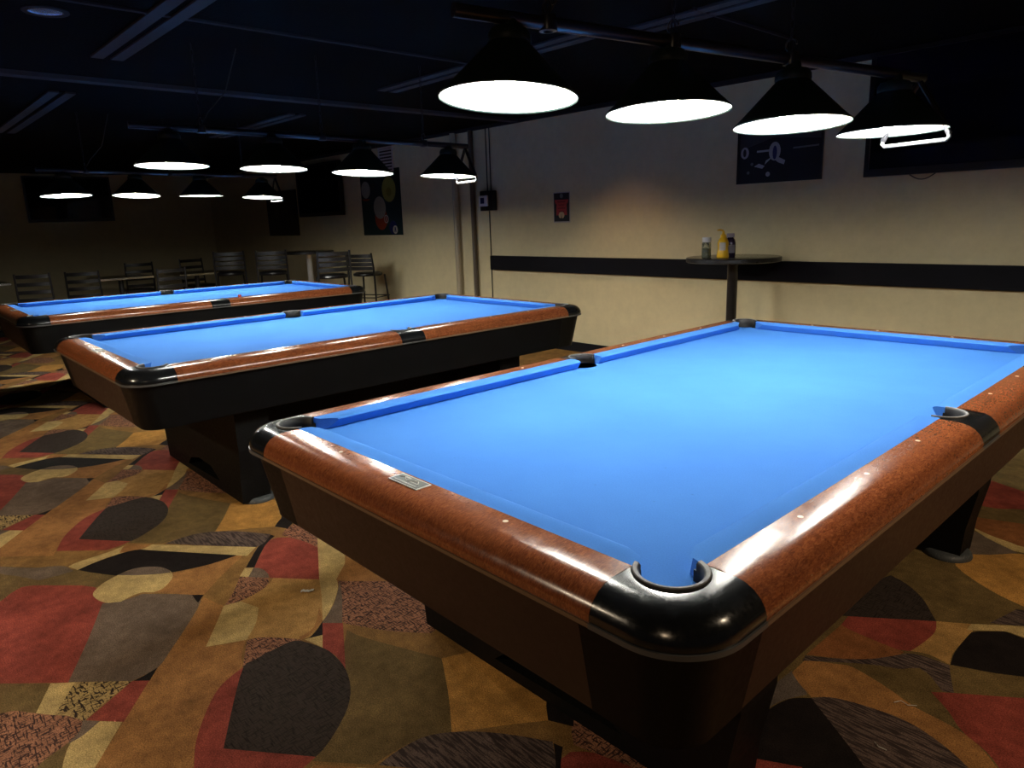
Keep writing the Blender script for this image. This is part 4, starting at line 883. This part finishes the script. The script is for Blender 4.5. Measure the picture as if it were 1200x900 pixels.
# ------------------------------------------------------------------ ladder-back seats
def ladder_seat(kind, label, cat, loc, rz, sh, bh, m, slats=4, group=None, rnd=True, zs=1.0):
    """faces +y; back at -y"""
    e = empty(kind, label, cat, loc, rz, group); e.scale = (1, 1, zs)
    w = 0.20
    for sx in (-1, 1):
        bm = bmesh.new(); tube(bm, [(sx * (w - .005), -0.19, bh), (sx * w, -0.16, sh + 0.1), (sx * w, -0.15, sh - 0.02), (sx * (w + .03), -0.20, 0.0)], 0.013, 8); obj('leg', bm, m, e, 40)
        bm = bmesh.new(); tube(bm, [(sx * (w - .03), 0.15, sh - 0.01), (sx * (w + .02), 0.20, 0.0)], 0.013, 8); obj('leg', bm, m, e, 40)
    for k in range(slats):
        z = sh + 0.09 + (bh - sh - 0.13) * k / (slats - 1)
        y = -0.16 - 0.03 * (z - sh - 0.1) / (bh - sh); rows = []
        for j in range(9):
            u = -1 + 2 * j / 8; x = u * (w - 0.008); yy = y - 0.03 * (1 - u * u)
            rows.append([Vector((x, yy - .004, z - .024)), Vector((x, yy + .004, z - .024)), Vector((x, yy + .004, z + .024)), Vector((x, yy - .004, z + .024))])
        bm = bmesh.new(); V = grid_loft(bm, rows, close=True); bm.faces.new(V[0]); bm.faces.new(V[-1]); obj('back_slat', bm, m, e, 40)
    bm = bmesh.new()
    if rnd: lathe(bm, [(0.0, sh + 0.035), (0.15, sh + 0.033), (0.19, sh + 0.018), (0.195, sh), (0.185, sh - 0.018), (0.0, sh - 0.02)], 28)
    else: box(bm, -0.2, 0.2, -0.17, 0.2, sh - 0.02, sh + 0.03, bev=0.015)
    obj('seat', bm, vinyl_m, e, 40)
    bm = bmesh.new()
    for z in ((0.28, 0.45) if sh > 0.6 else (0.2,)):
        f = z / sh; xx = w + .03 * (1 - f)
        q = [(-xx, -0.195, z), (xx, -0.195, z), (xx - .01, 0.19, z), (-xx + .01, 0.19, z)]
        for a, b in zip(q, q[1:] + q[:1]): tube(bm, [a, b], 0.008, 6)
    obj('stretcher', bm, m, e, 40)
    return e
SG = 'ladder back bar stools at the far table'
ladder_seat('bar_stool', 'black ladder back bar stool nearest the far end of the farthest table', 'stool', (-6.22, 3.50, 0), 1.25, 0.76, 1.085, mblack_m, 4, SG)
ladder_seat('bar_stool', 'round seated bar stool against the lit wall, rightmost stool of the background', 'stool', (-6.50, 4.18, 0), 0.45, 0.76, 1.06, mblack_m, 4, SG, zs=0.96)
ladder_seat('bar_stool', 'dim bar stool just left of the shiny table post', 'stool', (-7.75, 3.42, 0), 1.1, 0.76, 1.085, mblack_m, 4, SG)
ladder_seat('bar_stool', 'dim bar stool standing alone left of the tall round bar table', 'stool', (-8.35, 3.05, 0), 1.2, 0.76, 1.085, mblack_m, 4, SG)
CG = 'ladder back dining chairs along the dark left side'
ladder_seat('dining_chair', 'leftmost ladder back chair, just above the corner of the farthest table', 'chair', (-9.45, 0.85, 0), 1.25, 0.46, 0.90, dchair_m, 4, CG, False)
ladder_seat('dining_chair', 'second ladder back chair from the left, in shadow', 'chair', (-9.45, 1.42, 0), 1.3, 0.46, 0.89, mblack_m, 4, CG, False)
ladder_seat('dining_chair', 'ladder back chair with pale right post behind the middle pocket of the farthest table', 'chair', (-8.55, 2.22, 0), 1.75, 0.46, 0.90, dchair_m, 4, CG, False)
ladder_seat('dining_chair', 'dark chair on the far side of the low table left of the pale posted chair', 'chair', (-10.7, 2.45, 0), 1.5, 0.46, 0.92, mblack_m, 4, CG, False)
ladder_seat('dining_chair', 'dark chair on the far side of the low table right of the pale posted chair', 'chair', (-10.7, 3.4, 0), -1.4, 0.46, 0.92, mblack_m, 4, CG, False)
def low_table(loc, rz, label):
    e = empty('dining_table', label, 'table', loc, rz, 'low square dining tables along the dark left side')
    bm = bmesh.new(); box(bm, -0.36, 0.36, -0.36, 0.36, 0.72, 0.75, bev=0.004); tp = obj('table_top', bm, ttop_m, e)
    bm = bmesh.new()
    for a in ((-0.365, 0.365, -0.365, -0.358), (-0.365, 0.365, 0.358, 0.365), (-0.365, -0.358, -0.358, 0.358), (0.358, 0.365, -0.358, 0.358)): box(bm, a[0], a[1], a[2], a[3], 0.722, 0.748)
    obj('top_edge', bm, chrome_m, tp)
    bm = bmesh.new(); lathe(bm, [(0.0, 0.72), (0.1, 0.72), (0.1, 0.71), (0.035, 0.70), (0.035, 0.05), (0, 0.05)], 18); obj('post', bm, dchair_m, e, 40)
    bm = bmesh.new()
    for k in range(4):
        M = Matrix.Rotation(pi / 2 * k + pi / 4, 4, 'Z'); box(bm, 0.0, 0.32, -0.025, 0.025, 0.0, 0.055, M, bev=0.008)
    obj('base', bm, mblack_m, e)
low_table((-9.85, 1.98, 0), 0.0, 'low table with a shiny edge left of the pale posted chair')
low_table((-10.5, 0.30, 0), 0.0, 'low table at the very left edge beyond the leftmost chair')
low_table((-9.6, 3.0, 0), 0.0, 'low table right of the pale posted chair')

# ------------------------------------------------------------------ small things on the floor and ceiling
bm = bmesh.new(); rows = [[Vector((-0.024 + 0.008 * i, -0.007 + 0.005 * j + 0.003 * sin(i * 1.3), 0.003 + 0.004 * abs(sin(i * 1.7 + j)))) for i in range(7)] for j in range(4)]
grid_loft(bm, rows); r2 = obj('paper_scrap', bm, flat('scrap_white', (0.6, 0.6, 0.56)), None)
m_ = r2.modifiers.new('thickness', 'SOLIDIFY'); m_.thickness = 0.0012
r2.location = (-0.470, 0.139, 0.0); r2.rotation_euler = (0, 0, 0.9); tag(r2, 'tiny crumpled white scrap on the gold patch of carpet near the front table corner', 'scrap')
fl = flat('thread_white', (0.55, 0.52, 0.45))
bm = bmesh.new(); tube(bm, [(1.340, 1.022, 0.003), (1.352, 1.040, 0.005), (1.372, 1.036, 0.003), (1.390, 1.050, 0.004)], 0.0012, 5)
tag(obj('loose_thread', bm, fl), 'white thread lying on the orange stripe of carpet right of the near table', 'thread')
bm = bmesh.new(); tube(bm, [(1.362, 0.822, 0.003), (1.376, 0.812, 0.004), (1.395, 0.814, 0.003)], 0.0012, 5)
tag(obj('loose_thread', bm, fl), 'thin pale thread on the grey striped leaf of the carpet at the lower right', 'thread')
strip('ceiling_rod', -0.362, -0.350, 2.50, 3.60, 0.016, dgrey_m, 'thin rod on the ceiling above the third shade of the near light')
